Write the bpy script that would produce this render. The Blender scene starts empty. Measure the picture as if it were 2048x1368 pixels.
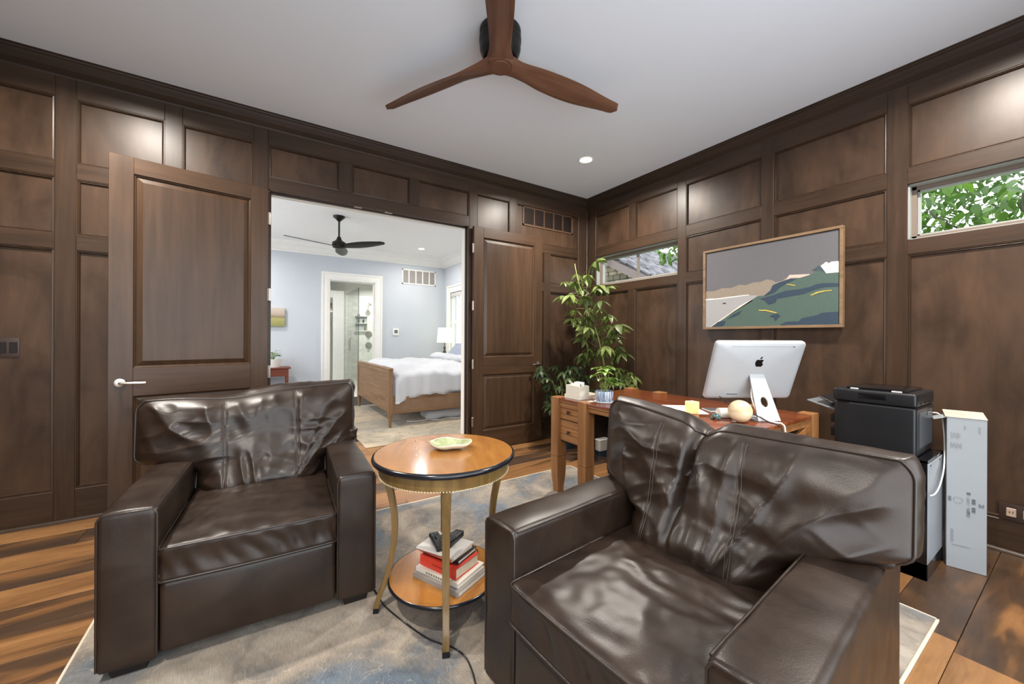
import bpy, bmesh, math, random
from mathutils import Vector, Matrix, noise

scene = bpy.context.scene
C = scene.collection
R = math.radians
PI = math.pi
rnd = random.Random(7)

# ---------------------------------------------------------------- camera
CAM_H = 1.238
YAW, ROLL = R(33.138), R(0.278)
cd = bpy.data.cameras.new('camera')
cam = bpy.data.objects.new('camera', cd)
C.objects.link(cam)
cd.sensor_width = 36.0
cd.lens = 36.0 * 770.7 / 2048.0
cd.shift_y = (675.17 - 684.0) / 2048.0
cd.clip_start = 0.02
fw = Vector((math.sin(YAW), math.cos(YAW), 0))
rt = Vector((math.cos(YAW), -math.sin(YAW), 0))
up = rt.cross(fw)
r2 = rt * math.cos(ROLL) + up * math.sin(ROLL)
u2 = -rt * math.sin(ROLL) + up * math.cos(ROLL)
mx = Matrix((r2, u2, -fw)).transposed().to_4x4()
mx.translation = Vector((0, 0, CAM_H))
cam.matrix_world = mx
scene.camera = cam

# ---------------------------------------------------------------- sky, exposure
SKY = 2.0
world = bpy.data.worlds.new('overcast_sky')
scene.world = world
world.use_nodes = True
bg = world.node_tree.nodes['Background']
bg.inputs['Color'].default_value = (0.90, 0.95, 1.0, 1)
bg.inputs['Strength'].default_value = SKY
vs = scene.view_settings
vs.view_transform = 'Standard'
vs.look = 'None'
vs.exposure = 1.28
vs.gamma = 1.0
vs.use_curve_mapping = False
scene.cycles.use_denoising = True
scene.cycles.max_bounces = 10
scene.cycles.diffuse_bounces = 5
scene.cycles.glossy_bounces = 4
scene.cycles.transmission_bounces = 6
scene.cycles.transparent_max_bounces = 10
scene.cycles.sample_clamp_indirect = 6.0
DOWNLIGHT_W = 27.0
BED_LIGHT_W = 13.0

def portal(name, loc, rot, sx, sy):
    l = bpy.data.lights.new(name, 'AREA')
    l.shape = 'RECTANGLE'; l.size = sx; l.size_y = sy
    l.cycles.is_portal = True
    o = bpy.data.objects.new(name, l); C.objects.link(o)
    o.location = loc; o.rotation_euler = rot
    return o

# room
HC = 3.05                 # ceiling
YB, XR = 3.782, 3.663     # back and right wall planes (panel faces)
XL, YR = -1.56, -0.62     # left and rear walls
YF, XB = 8.5, 3.63        # bedroom far and right walls
OX0, OX1, OZ = 0.05, 1.90, 2.455   # double-door opening
portal('window_portal_rear', (0.65, YR - 0.10, 1.39), (R(90), 0, 0), 3.9, 2.62)
portal('added_opening_portal_bedroom_left', (-1.72, 6.2, 1.55), (0, R(-90), 0), 1.8, 2.4)  # serves the opening added in the left bedroom wall
portal('window_portal_bedroom', (XB + 0.10, 7.6, 1.5), (0, R(90), 0), 1.5, 1.0)

# ---------------------------------------------------------------- mesh helpers
def tag(o, label=None, cat=None, group=None, kind=None):
    if label: o['label'] = label
    if cat: o['category'] = cat
    if group: o['group'] = group
    if kind: o['kind'] = kind
    return o

def empty(name, loc=(0, 0, 0), rz=0, label=None, cat=None, group=None, kind=None):
    o = bpy.data.objects.new(name, None); C.objects.link(o)
    o.empty_display_size = 0.1
    o.location = loc; o.rotation_euler = (0, 0, rz)
    return tag(o, label, cat, group, kind)

def link(name, me, mat, parent=None, loc=None, rot=None, scale=None):
    o = bpy.data.objects.new(name, me); C.objects.link(o)
    if mat is not None and not me.materials:
        me.materials.append(mat)
    if parent is not None: o.parent = parent
    if loc is not None: o.location = loc
    if rot is not None: o.rotation_euler = rot
    if scale is not None: o.scale = scale
    return o

class MB:
    """collects shapes for one mesh"""
    def __init__(s): s.v = []; s.f = []
    def add(s, vs, fs):
        b = len(s.v); s.v += [tuple(v) for v in vs]
        s.f += [tuple(i + b for i in f) for f in fs]; return s
    def box(s, x0, x1, y0, y1, z0, z1, M=None):
        vs = [Vector((x, y, z)) for z in (z0, z1) for y in (y0, y1) for x in (x0, x1)]
        if M is not None: vs = [M @ v for v in vs]
        return s.add(vs, [(0, 2, 3, 1), (4, 5, 7, 6), (0, 1, 5, 4), (2, 6, 7, 3), (0, 4, 6, 2), (1, 3, 7, 5)])
    def frustum(s, cx, cy, z0, z1, a0, b0, a1, b1, ox=0, oy=0):
        vs = []
        for z, a, b, dx, dy in ((z0, a0, b0, 0, 0), (z1, a1, b1, ox, oy)):
            vs += [(cx + dx - a, cy + dy - b, z), (cx + dx + a, cy + dy - b, z), (cx + dx - a, cy + dy + b, z), (cx + dx + a, cy + dy + b, z)]
        return s.add(vs, [(0, 2, 3, 1), (4, 5, 7, 6), (0, 1, 5, 4), (2, 6, 7, 3), (0, 4, 6, 2), (1, 3, 7, 5)])
    def lathe(s, prof, n=24, c=(0, 0, 0), axis='Z', cap=True):
        vs = []; fs = []
        m = len(prof)
        for r, h in prof:
            for k in range(n):
                a = 2 * PI * k / n
                p = (r * math.cos(a), r * math.sin(a), h)
                if axis == 'X': p = (h, p[0], p[1])
                if axis == 'Y': p = (p[0], h, p[1])
                vs.append((p[0] + c[0], p[1] + c[1], p[2] + c[2]))
        for i in range(m - 1):
            for k in range(n):
                k2 = (k + 1) % n
                fs.append((i * n + k, i * n + k2, (i + 1) * n + k2, (i + 1) * n + k))
        if cap:
            fs.append(tuple(range(n - 1, -1, -1))); fs.append(tuple((m - 1) * n + k for k in range(n)))
        return s.add(vs, fs)
    def tube(s, path, r, n=8, closed=False):
        path = [Vector(p) for p in path]; m = len(path)
        vs = []; fs = []; prev = None
        for i, p in enumerate(path):
            if closed: t = path[(i + 1) % m] - path[i - 1]
            else: t = path[min(i + 1, m - 1)] - path[max(i - 1, 0)]
            if t.length < 1e-9: t = Vector((0, 0, 1))
            t.normalize()
            if prev is None:
                a = Vector((0, 0, 1)) if abs(t.z) < 0.9 else Vector((1, 0, 0))
                nrm = (a - t * a.dot(t)).normalized()
            else:
                nrm = prev - t * prev.dot(t)
                nrm = nrm.normalized() if nrm.length > 1e-6 else t.orthogonal().normalized()
            prev = nrm; bi = t.cross(nrm)
            rr = r[i] if isinstance(r, (list, tuple)) else r
            for k in range(n):
                a = 2 * PI * k / n
                vs.append(p + nrm * (rr * math.cos(a)) + bi * (rr * math.sin(a)))
        for i in range(m if closed else m - 1):
            j = (i + 1) % m
            for k in range(n):
                k2 = (k + 1) % n
                fs.append((i * n + k, i * n + k2, j * n + k2, j * n + k))
        if not closed:
            fs.append(tuple(range(n - 1, -1, -1))); fs.append(tuple((m - 1) * n + k for k in range(n)))
        return s.add(vs, fs)
    def prism(s, poly, h0, h1, fn=None):
        """poly 2D, extruded h0..h1; fn(a,b,h)->xyz"""
        fn = fn or (lambda a, b, h: (a, b, h))
        n = len(poly)
        vs = [fn(a, b, h0) for a, b in poly] + [fn(a, b, h1) for a, b in poly]
        fs = [tuple(range(n - 1, -1, -1)), tuple(range(n, 2 * n))]
        fs += [(i, (i + 1) % n, (i + 1) % n + n, i + n) for i in range(n)]
        return s.add(vs, fs)
    def grid(s, fn, nu, nv, cu=False, cv=False):
        vs = [fn(i, j) for j in range(nv) for i in range(nu)]
        fs = []
        for j in range(nv if cv else nv - 1):
            for i in range(nu if cu else nu - 1):
                i2, j2 = (i + 1) % nu, (j + 1) % nv
                fs.append((j * nu + i, j * nu + i2, j2 * nu + i2, j2 * nu + i))
        return s.add(vs, fs)
    def mesh(s, name, bevel=0, seg=2, smooth=True, ang=35):
        me = bpy.data.meshes.new(name)
        me.from_pydata([tuple(v) for v in s.v], [], s.f)
        bm = bmesh.new(); bm.from_mesh(me)
        bmesh.ops.recalc_face_normals(bm, faces=bm.faces)
        if bevel:
            es = [e for e in bm.edges if len(e.link_faces) == 2 and e.calc_face_angle(0) > R(30)]
            bmesh.ops.bevel(bm, geom=es, offset=bevel, segments=seg, profile=0.6, affect='EDGES', clamp_overlap=True)
        bm.to_mesh(me); bm.free()
        if smooth:
            me.polygons.foreach_set('use_smooth', [True] * len(me.polygons))
            me.set_sharp_from_angle(angle=R(ang))
        me.update()
        return me
    def build(s, name, mat, parent=None, bevel=0, seg=2, smooth=True, loc=None, rot=None, ang=35):
        return link(name, s.mesh(name, bevel, seg, smooth, ang), mat, parent, loc, rot)

def bx(name, mat, parent, x0, x1, y0, y1, z0, z1, bevel=0.002, seg=1, **k):
    return MB().box(x0, x1, y0, y1, z0, z1).build(name, mat, parent, bevel, seg, **k)

def soft_box(x0, x1, y0, y1, z0, z1, r, res=0.03, disp=None):
    """rounded box with an even grid on each face; disp(p, n) -> new point"""
    h = Vector(((x1 - x0) / 2, (y1 - y0) / 2, (z1 - z0) / 2)); c = Vector(((x0 + x1) / 2, (y0 + y1) / 2, (z0 + z1) / 2))
    rr = min(r, h.x, h.y, h.z)
    inner = Vector((h.x - rr, h.y - rr, h.z - rr))
    def ticks(hh, ii):
        k = max(2, int(round(2 * ii / res)))
        core = [-ii + 2 * ii * i / k for i in range(k + 1)] if ii > 1e-6 else [0.0]
        e = [rr * t for t in (0.28, 0.6, 1.0)]
        return [-ii - q for q in reversed(e)] + core + [ii + q for q in e]
    T = [ticks(h[a], inner[a]) for a in range(3)]
    idx = {}; vs = []; fs = []
    def vert(p):
        key = (round(p[0], 6), round(p[1], 6), round(p[2], 6))
        if key in idx: return idx[key]
        q = Vector((max(-inner.x, min(inner.x, p[0])), max(-inner.y, min(inner.y, p[1])), max(-inner.z, min(inner.z, p[2]))))
        d = Vector(p) - q
        n = d.normalized() if d.length > 1e-9 else Vector((0, 0, 1))
        w = q + n * rr + c
        if disp: w = Vector(disp(w, n))
        idx[key] = len(vs); vs.append(w); return idx[key]
    for a in range(3):
        b, d = (a + 1) % 3, (a + 2) % 3
        for sgn in (-1, 1):
            for i in range(len(T[b]) - 1):
                for j in range(len(T[d]) - 1):
                    q = []
                    for (ii, jj) in ((i, j), (i + 1, j), (i + 1, j + 1), (i, j + 1)):
                        p = [0, 0, 0]; p[a] = sgn * h[a]; p[b] = T[b][ii]; p[d] = T[d][jj]
                        q.append(vert(p))
                    if len(set(q)) >= 3:
                        fs.append(tuple(q) if sgn > 0 else tuple(reversed(q)))
    m = MB(); m.add(vs, fs); return m

def copy_tree(o, parent=None):
    c = o.copy(); C.objects.link(c); c.parent = parent
    for ch in list(o.children): copy_tree(ch, c)
    return c

# ---------------------------------------------------------------- materials
def srgb(h):
    h = h.lstrip('#'); o = []
    for i in (0, 2, 4):
        c = int(h[i:i + 2], 16) / 255
        o.append(c / 12.92 if c <= 0.04045 else ((c + 0.055) / 1.055) ** 2.4)
    return (o[0], o[1], o[2], 1)

def new_mat(name):
    m = bpy.data.materials.new(name); m.use_nodes = True
    nt = m.node_tree; b = nt.nodes['Principled BSDF']
    return m, nt, b
def N(nt, t, **k):
    n = nt.nodes.new(t)
    for a, v in k.items(): setattr(n, a, v)
    return n
def ramp(nt, fac, stops, interp='LINEAR'):
    r = N(nt, 'ShaderNodeValToRGB'); e = r.color_ramp.elements
    r.color_ramp.interpolation = interp
    while len(e) < len(stops): e.new(0.5)
    for i, (p, c) in enumerate(stops):
        e[i].position = p; e[i].color = c
    nt.links.new(fac, r.inputs[0]); return r
def mixc(nt, fac, a, b, mode='MIX'):
    n = N(nt, 'ShaderNodeMix', data_type='RGBA', blend_type=mode)
    for sock, val in ((n.inputs[0], fac), (n.inputs[6], a), (n.inputs[7], b)):
        if hasattr(val, 'links') or isinstance(val, bpy.types.NodeSocket): nt.links.new(val, sock)
        else: sock.default_value = val
    return n.outputs[2]
def coords(nt, scale=(1, 1, 1), jitter=True, rot=(0, 0, 0)):
    tc = N(nt, 'ShaderNodeTexCoord'); mp = N(nt, 'ShaderNodeMapping')
    mp.inputs['Scale'].default_value = scale; mp.inputs['Rotation'].default_value = rot
    if jitter:
        oi = N(nt, 'ShaderNodeObjectInfo'); mu = N(nt, 'ShaderNodeMath', operation='MULTIPLY'); mu.inputs[1].default_value = 53.0
        nt.links.new(oi.outputs['Random'], mu.inputs[0])
        va = N(nt, 'ShaderNodeVectorMath', operation='ADD')
        nt.links.new(tc.outputs['Object'], va.inputs[0]); nt.links.new(mu.outputs[0], va.inputs[1])
        nt.links.new(va.outputs[0], mp.inputs[0])
    else: nt.links.new(tc.outputs['Object'], mp.inputs[0])
    return mp.outputs[0]
def noise_n(nt, vec, scale=5, detail=4, rough=0.55, dist=0.0):
    n = N(nt, 'ShaderNodeTexNoise'); n.inputs['Scale'].default_value = scale; n.inputs['Detail'].default_value = detail
    n.inputs['Roughness'].default_value = rough; n.inputs['Distortion'].default_value = dist
    if vec is not None: nt.links.new(vec, n.inputs['Vector'])
    return n.outputs[0]
def bump(nt, b, h, strength=0.1, dist=0.01):
    n = N(nt, 'ShaderNodeBump'); n.inputs['Strength'].default_value = strength; n.inputs['Distance'].default_value = dist
    nt.links.new(h, n.inputs['Height']); nt.links.new(n.outputs[0], b.inputs['Normal'])
def plain(name, col, rough=0.5, metal=0.0, spec=0.5, var=0.0, vscale=12, bmp=0.0, bscale=80, coat=0.0, sheen=0.0):
    m, nt, b = new_mat(name)
    col = srgb(col) if isinstance(col, str) else tuple(col) + (1,) if len(col) == 3 else col
    b.inputs['Roughness'].default_value = rough; b.inputs['Metallic'].default_value = metal
    b.inputs['Specular IOR Level'].default_value = spec
    b.inputs['Coat Weight'].default_value = coat
    b.inputs['Sheen Weight'].default_value = sheen
    v = coords(nt)
    n1 = noise_n(nt, v, vscale, 4)
    lo = tuple(c * (1 - var) for c in col[:3]) + (1,); hi = tuple(min(1, c * (1 + var)) for c in col[:3]) + (1,)
    r = ramp(nt, n1, [(0.3, lo), (0.7, hi)])
    nt.links.new(r.outputs[0], b.inputs['Base Color'])
    if bmp: bump(nt, b, noise_n(nt, v, bscale, 3), bmp, 0.003)
    return m
def wood(name, dark, mid, light, axis='Z', rough=0.38, fine=26, blotch=2.2, blotch_amt=0.55, coat=0.0, bmp=0.05, stretch=0.06):
    m, nt, b = new_mat(name)
    sc = {'X': (stretch, 1, 1), 'Y': (1, stretch, 1), 'Z': (1, 1, stretch)}[axis]
    v = coords(nt, sc); v2 = coords(nt, tuple(0.45 + 0.55 * s for s in sc))
    g = noise_n(nt, v, fine, 6, 0.6, 0.6)
    bl = noise_n(nt, v2, blotch, 5, 0.6, 1.0)
    base = ramp(nt, g, [(0.25, srgb(dark)), (0.5, srgb(mid)), (0.78, srgb(light))])
    blr = ramp(nt, bl, [(0.3, (0.45, 0.43, 0.42, 1)), (0.52, (0.95, 0.95, 0.95, 1)), (0.75, (1.3, 1.25, 1.2, 1))])
    c = mixc(nt, blotch_amt, base.outputs[0], blr.outputs[0], 'MULTIPLY')
    nt.links.new(c, b.inputs['Base Color'])
    b.inputs['Roughness'].default_value = rough; b.inputs['Specular IOR Level'].default_value = 0.36
    b.inputs['Coat Weight'].default_value = coat; b.inputs['Coat Roughness'].default_value = 0.12
    if bmp: bump(nt, b, g, bmp, 0.002)
    return m
def emit(name, col, strength):
    m, nt, b = new_mat(name)
    col = srgb(col)
    b.inputs['Base Color'].default_value = col
    b.inputs['Emission Color'].default_value = col; b.inputs['Emission Strength'].default_value = strength
    return m
def glass(name, tint=(1, 1, 1, 1), refl=0.5):
    m, nt, b = new_mat(name)
    nt.nodes.remove(b); out = nt.nodes['Material Output']
    tr = N(nt, 'ShaderNodeBsdfTransparent'); tr.inputs[0].default_value = tint
    gl = N(nt, 'ShaderNodeBsdfGlossy'); gl.inputs['Roughness'].default_value = 0.02
    fr = N(nt, 'ShaderNodeFresnel'); fr.inputs[0].default_value = 1.45
    mu = N(nt, 'ShaderNodeMath', operation='MULTIPLY'); mu.inputs[1].default_value = refl
    mi = N(nt, 'ShaderNodeMixShader')
    nt.links.new(fr.outputs[0], mu.inputs[0]); nt.links.new(mu.outputs[0], mi.inputs[0])
    nt.links.new(tr.outputs[0], mi.inputs[1]); nt.links.new(gl.outputs[0], mi.inputs[2]); nt.links.new(mi.outputs[0], out.inputs[0])
    return m

M = {}
PD = '#302319'
M['panel'] = wood('stained_birch_panel', '#3a2b20', '#463427', '#523e2f', 'Z', 0.36, 9, 3.2, 0.85, stretch=0.22)
M['stile'] = wood('stained_wood_upright', PD, '#3c2c20', '#463427', 'Z', 0.36, 30, 2.0, 0.45)
M['railx'] = wood('stained_wood_rail_along', PD, '#3c2c20', '#463427', 'X', 0.36, 30, 2.0, 0.45)
M['raily'] = wood('stained_wood_rail_across', PD, '#3c2c20', '#463427', 'Y', 0.36, 30, 2.0, 0.45)
M['crownx'] = wood('crown_wood_along', '#2d221c', '#382b23', '#41332a', 'X', 0.45, 30, 2.0, 0.3)
M['crowny'] = wood('crown_wood_across', '#2d221c', '#382b23', '#41332a', 'Y', 0.45, 30, 2.0, 0.3)
M['door'] = wood('stained_door_wood', '#38281a', '#443122', '#503b2a', 'Z', 0.36, 22, 1.6, 0.5)
M['doorx'] = wood('stained_door_wood_rail', '#38281a', '#443122', '#503b2a', 'X', 0.36, 22, 1.6, 0.5)
M['ceil'] = plain('ceiling_paint', '#eaf1fb', 0.9, var=0.01, vscale=3)
M['white'] = plain('white_trim_paint', '#f0eee8', 0.5, var=0.02)
M['bluewall'] = plain('pale_blue_wall_paint', '#c6cbd2', 0.85, var=0.02, vscale=2)
M['bluedark'] = plain('slate_blue_paint', '#8fa3b5', 0.85, var=0.02, vscale=2)
M['plaster'] = plain('rear_wall_paint', '#8a7a6a', 0.85, var=0.03)
M['glass'] = glass('window_glass')
M['nickel'] = plain('brushed_nickel', '#c9c2b8', 0.28, 1.0, var=0.03)
M['bronze'] = plain('dark_bronze', '#2c2a28', 0.4, 0.7, var=0.1)
M['black'] = plain('black_plastic', '#17181b', 0.38, var=0.1, bmp=0.05, bscale=300)
M['gloss_black'] = plain('gloss_black', '#101013', 0.15, var=0.05)
M['greyplastic'] = plain('grey_plastic', '#6d7074', 0.4, var=0.05)
M['brownplate'] = plain('brown_plate', '#3a2c26', 0.35, var=0.08)
M['paper'] = plain('white_paper', '#e8e6e1', 0.7, var=0.02)
# ================================================================ STRUCTURE
def struct(o, label, cat): return tag(o, label, cat, kind='structure')

# ---- floor of planks
def plank_mat():
    m, nt, b = new_mat('walnut_plank')
    oi = N(nt, 'ShaderNodeAttribute', attribute_type='OBJECT', attribute_name='tone')
    v = coords(nt, (0.16, 1, 1)); v2 = coords(nt, (0.22, 1, 1))
    g = noise_n(nt, v, 46, 6, 0.62, 0.8)
    st = noise_n(nt, v2, 4.2, 3, 0.5, 1.6)
    # each plank leans to heartwood or sapwood, streaks run along it
    add = N(nt, 'ShaderNodeMath', operation='MULTIPLY_ADD')
    nt.links.new(oi.outputs['Fac'], add.inputs[0]); add.inputs[1].default_value = 0.42
    nt.links.new(st, add.inputs[2])
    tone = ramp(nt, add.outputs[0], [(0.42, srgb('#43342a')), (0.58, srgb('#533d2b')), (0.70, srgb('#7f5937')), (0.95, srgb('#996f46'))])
    gr = ramp(nt, g, [(0.25, (0.62, 0.6, 0.58, 1)), (0.55, (1, 1, 1, 1)), (0.8, (1.15, 1.12, 1.08, 1))])
    c = mixc(nt, 0.75, tone.outputs[0], gr.outputs[0], 'MULTIPLY')
    nt.links.new(c, b.inputs['Base Color'])
    b.inputs['Roughness'].default_value = 0.33
    bump(nt, b, g, 0.12, 0.002)
    return m
M['plank'] = plank_mat()
M['subfloor'] = plain('dark_subfloor', '#2a1d14', 0.8, var=0.1)
floor = MB().box(-1.75, 3.8, YR, 8.55, -0.08, -0.012).build('floor', M['subfloor'])
struct(floor, 'wide dark and honey wood plank floor of the panelled study', 'floor')
rowh = 0.2156
rr = random.Random(21)
k0 = -5
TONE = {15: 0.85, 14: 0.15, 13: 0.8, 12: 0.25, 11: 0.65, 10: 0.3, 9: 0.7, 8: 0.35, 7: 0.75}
for k in range(k0, 21):
    ya = 0.32 + rowh * k; yb = ya + rowh
    if ya > 4.75: break
    ya2, yb2 = max(ya, YR), min(yb, 4.8)
    if yb2 - ya2 < 0.03: continue
    xs = [XL]
    if k == 0: xs += [-0.2, 0.9, 2.395]
    else:
        x = XL + rr.uniform(0.5, 1.5)
        while x < 3.3:
            xs.append(x); x += rr.uniform(1.1, 1.9)
    xs.append(3.68)
    for a, b_ in zip(xs[:-1], xs[1:]):
        w, l = (yb2 - ya2) - 0.0022, (b_ - a) - 0.002
        tone = rr.random()
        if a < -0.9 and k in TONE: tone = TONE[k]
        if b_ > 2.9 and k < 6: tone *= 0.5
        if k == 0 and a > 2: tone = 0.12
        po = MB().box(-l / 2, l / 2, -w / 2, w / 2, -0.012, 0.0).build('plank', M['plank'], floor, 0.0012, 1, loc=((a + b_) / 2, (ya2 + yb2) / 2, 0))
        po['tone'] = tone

ceiling = MB().box(XL - 0.1, 3.85, YR - 0.1, YB + 0.1, HC, HC + 0.12).build('ceiling', M['ceil'])
struct(ceiling, 'flat pale grey ceiling of the panelled study', 'ceiling')

# ---- frame-and-panel walls
T = 0.020   # how far the stiles stand proud of the panel faces
ROWS = [(0.21, 1.81), (1.91, 2.285), (2.388, 2.82)]
def mapper(side):
    # (a along wall, d proud of the panel face, z)
    if side == 'back': return lambda a, d, z: (a, YB - d, z)
    if side == 'right': return lambda a, d, z: (XR - d, a, z)
    if side == 'left': return lambda a, d, z: (XL + d, a, z)
def wbox(fn, a0, a1, d0, d1, z0, z1):
    p, q = fn(a0, d0, z0), fn(a1, d1, z1)
    return MB().box(min(p[0], q[0]), max(p[0], q[0]), min(p[1], q[1]), max(p[1], q[1]), z0, z1)
def local(mb):
    """move a mesh so its origin is its centre: returns (mb, centre)"""
    c = Vector((sum(v[i] for v in mb.v) / len(mb.v) for i in range(3)))
    mb.v = [tuple(Vector(v) - c) for v in mb.v]; return mb, c
def piece(name, mat, parent, mb, bevel=0.0025):
    mb, c = local(mb); return mb.build(name, mat, parent, bevel, 1, loc=c)
def panel(wall, fn, a0, a1, z0, z1, hole=None):
    mb, c = local(wbox(fn, a0 - 0.004, a1 + 0.004, -0.004, 0.0, z0 - 0.004, z1 + 0.004))
    p = mb.build('panel', M['panel'], wall, 0, loc=c)
    # stepped bead round the panel
    def pt(a, d, z): return Vector(fn(a, d, z)) - c
    prof = [(0.0, T - 0.003), (0.005, T - 0.003), (0.007, T - 0.009), (0.013, T - 0.007), (0.018, 0.0005)]
    vs = []; fs = []
    for i, (e, d) in enumerate(prof):
        vs += [pt(a0 + e, d, z0 + e), pt(a1 - e, d, z0 + e), pt(a1 - e, d, z1 - e), pt(a0 + e, d, z1 - e)]
    for i in range(len(prof) - 1):
        for q in range(4):
            fs.append((i * 4 + q, i * 4 + (q + 1) % 4, i * 4 + 4 + (q + 1) % 4, i * 4 + 4 + q))
    m = MB(); m.add(vs, fs); m.build('bead', M['stile'], p, 0, smooth=False)
    return p

# back wall
wb = MB()
wb.box(XL - 0.1, OX0, YB + 0.004, YB + 0.15, 0, HC).box(OX1, 3.80, YB + 0.004, YB + 0.15, 0, HC).box(OX0, OX1, YB + 0.004, YB + 0.15, OZ, HC)
wall_back = wb.build('wall_back', M['bluewall'])
struct(wall_back, 'dark stained frame-and-panel wall with the wide double-door opening', 'wall')
fb = mapper('back')
stiles = [(XL, -1.50, 0, 2.95), (-1.135, -1.038, 0, 2.95), (-0.594, -0.494, 0, 2.95), (-0.05, OX0, 0, 2.95),
          (0.59, 0.70, 2.55, 2.82), (1.238, 1.327, 2.55, 2.82), (OX1, 1.988, 0, 2.95), (2.42, 2.518, 0, 2.95), (2.93, 3.02, 0.21, 2.285), (3.491, XR - T, 0, 2.95)]
for a0, a1, z0, z1 in stiles: piece('stile', M['stile'], wall_back, wbox(fb, a0, a1, 0, T, z0, z1))
for a0, a1, zz in ((-1.50, -1.135, 4), (-1.038, -0.594, 4), (-0.494, -0.05, 4), (1.988, 2.42, 4), (2.518, 3.491, 3), (2.518, 2.93, 1), (3.02, 3.491, 1)):
    for z0, z1 in ((0, 0.21), (2.285, 2.388), (2.82, 2.95), (1.81, 1.91))[(0 if zz > 1 else 3):(zz if zz > 1 else 4)]: piece('rail', M['railx'], wall_back, wbox(fb, a0, a1, 0, T, z0, z1))
for z0, z1 in ((OZ, 2.55), (2.82, 2.95)): piece('rail', M['railx'], wall_back, wbox(fb, OX0, OX1, 0, T, z0, z1))
for a0, a1 in ((-1.50, -1.135), (-1.038, -0.594), (-0.494, -0.05), (1.988, 2.42)):
    for z0, z1 in ROWS: panel(wall_back, fb, a0, a1, z0, z1)
for a0, a1 in ((2.518, 2.93), (3.02, 3.491)):
    for z0, z1 in ROWS[:2]: panel(wall_back, fb, a0, a1, z0, z1)
panel(wall_back, fb, 2.518, 3.491, *ROWS[2])
for a0, a1 in ((OX0, 0.59), (0.70, 1.238), (1.327, OX1)): panel(wall_back, fb, a0, a1, 2.55, 2.82)

# right wall with two high windows
W1 = (2.429, 3.602); W2 = (-0.45, 0.72); WZ = (1.908, 2.282)
wr = MB(); o_ = XR + 0.004; q_ = XR + 0.16
wr.box(o_, q_, YR - 0.1, W2[0], -0.1, HC).box(o_, q_, W2[1], W1[0], -0.1, HC).box(o_, q_, W1[1], YB + 0.15, -0.1, HC)
for w in (W1, W2): wr.box(o_, q_, w[0], w[1], -0.1, WZ[0]).box(o_, q_, w[0], w[1], WZ[1], HC)
wall_right = wr.build('wall_right', M['bluewall'])
struct(wall_right, 'dark stained frame-and-panel wall with two high strip windows', 'wall')
fr_ = mapper('right')
for a0, a1, z0, z1 in [(W1[1], YB - T, 0, 2.95), (2.971, 3.066, 0.21, 1.81), (2.971, 3.066, 2.388, 2.82), (2.336, W1[0], 0, 2.95), (1.529, 1.623, 0, 2.95),
                       (W2[1], 0.82, 0, 2.95), (0.085, 0.18, 0.21, 1.81), (0.085, 0.18, 2.388, 2.82), (-0.55, W2[0], 0, 2.95)]:
    piece('stile', M['stile'], wall_right, wbox(fr_, a0, a1, 0, T, z0, z1))
for a0, a1 in ((W1[0], W1[1]), (1.623, 2.336), (0.82, 1.529), W2):
    for z0, z1 in ((0, 0.19), (1.81, 1.908), (WZ[1], 2.388), (2.82, 2.95)): piece('rail', M['raily'], wall_right, wbox(fr_, a0, a1, 0, T, z0, z1))
for a0, a1 in ((W1[0], 2.971), (3.066, W1[1]), (W2[0], 0.085), (0.18, W2[1])):
    for z0, z1 in (ROWS[0], ROWS[2]): panel(wall_right, fr_, a0, a1, 0.19 if z0 < 1 else z0, z1)
for a0, a1 in ((1.623, 2.336), (0.82, 1.529)):
    for z0, z1 in ROWS: panel(wall_right, fr_, a0, a1, 0.19 if z0 < 1 else z0, z1)

# left and rear walls, behind the camera
wl = MB().box(XL - 0.12, XL, YR - 0.1, YB + 0.15, -0.1, HC).build('wall_left', M['stile'])
struct(wl, 'dark stained side wall of the study left of the view', 'wall')
wv = MB(); RX = (-1.3, 2.6); RZ = (0.08, 2.7)  # window inferred; its opening is enlarged to brighten the ceiling
wv.box(XL, RX[0], YR - 0.14, YR, -0.1, HC).box(RX[1], 3.8, YR - 0.14, YR, -0.1, HC).box(RX[0], RX[1], YR - 0.14, YR, -0.1, RZ[0]).box(RX[0], RX[1], YR - 0.14, YR, RZ[1], HC)
wv = wv.build('wall_rear', M['panel'])
struct(wv, 'dark stained wall behind the viewpoint with a window opening enlarged for light', 'wall')
w4 = MB()
for x in (RX[0], -0.03, 1.27, RX[1] - 0.06): w4.box(x, x + 0.06, YR - 0.10, YR - 0.05, RZ[0], RZ[1])
for z in (RZ[0], RZ[1] - 0.06): w4.box(RX[0], RX[1], YR - 0.10, YR - 0.05, z, z + 0.06)
struct(w4.build('window_4', M['white'], None, 0.003), 'white three-light window frame in the enlarged opening behind the viewpoint', 'window')

# shoe mouldings
for nm, fn, spans, mat in (('baseboard_back', fb, ((XL, OX0), (OX1, XR - T)), M['railx']), ('baseboard_right', fr_, ((YR, YB - T),), M['raily'])):
    m = MB()
    for a0, a1 in spans:
        prof = [(0, 0.0), (0.022, 0.0), (0.021, 0.008), (0.016, 0.016), (0.008, 0.021), (0, 0.022)]
        vs = [fn(a, T + d, z) for a in (a0, a1) for d, z in prof]; n = len(prof)
        m.add(vs, [tuple(range(n)), tuple(range(2 * n - 1, n - 1, -1))] + [(i, (i + 1) % n, (i + 1) % n + n, i + n) for i in range(n)])
    o = m.build(nm, mat)
    struct(o, 'thin stained shoe moulding along the foot of the %s wall' % ('double-door' if nm.endswith('back') else 'strip-window'), 'moulding')

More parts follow.
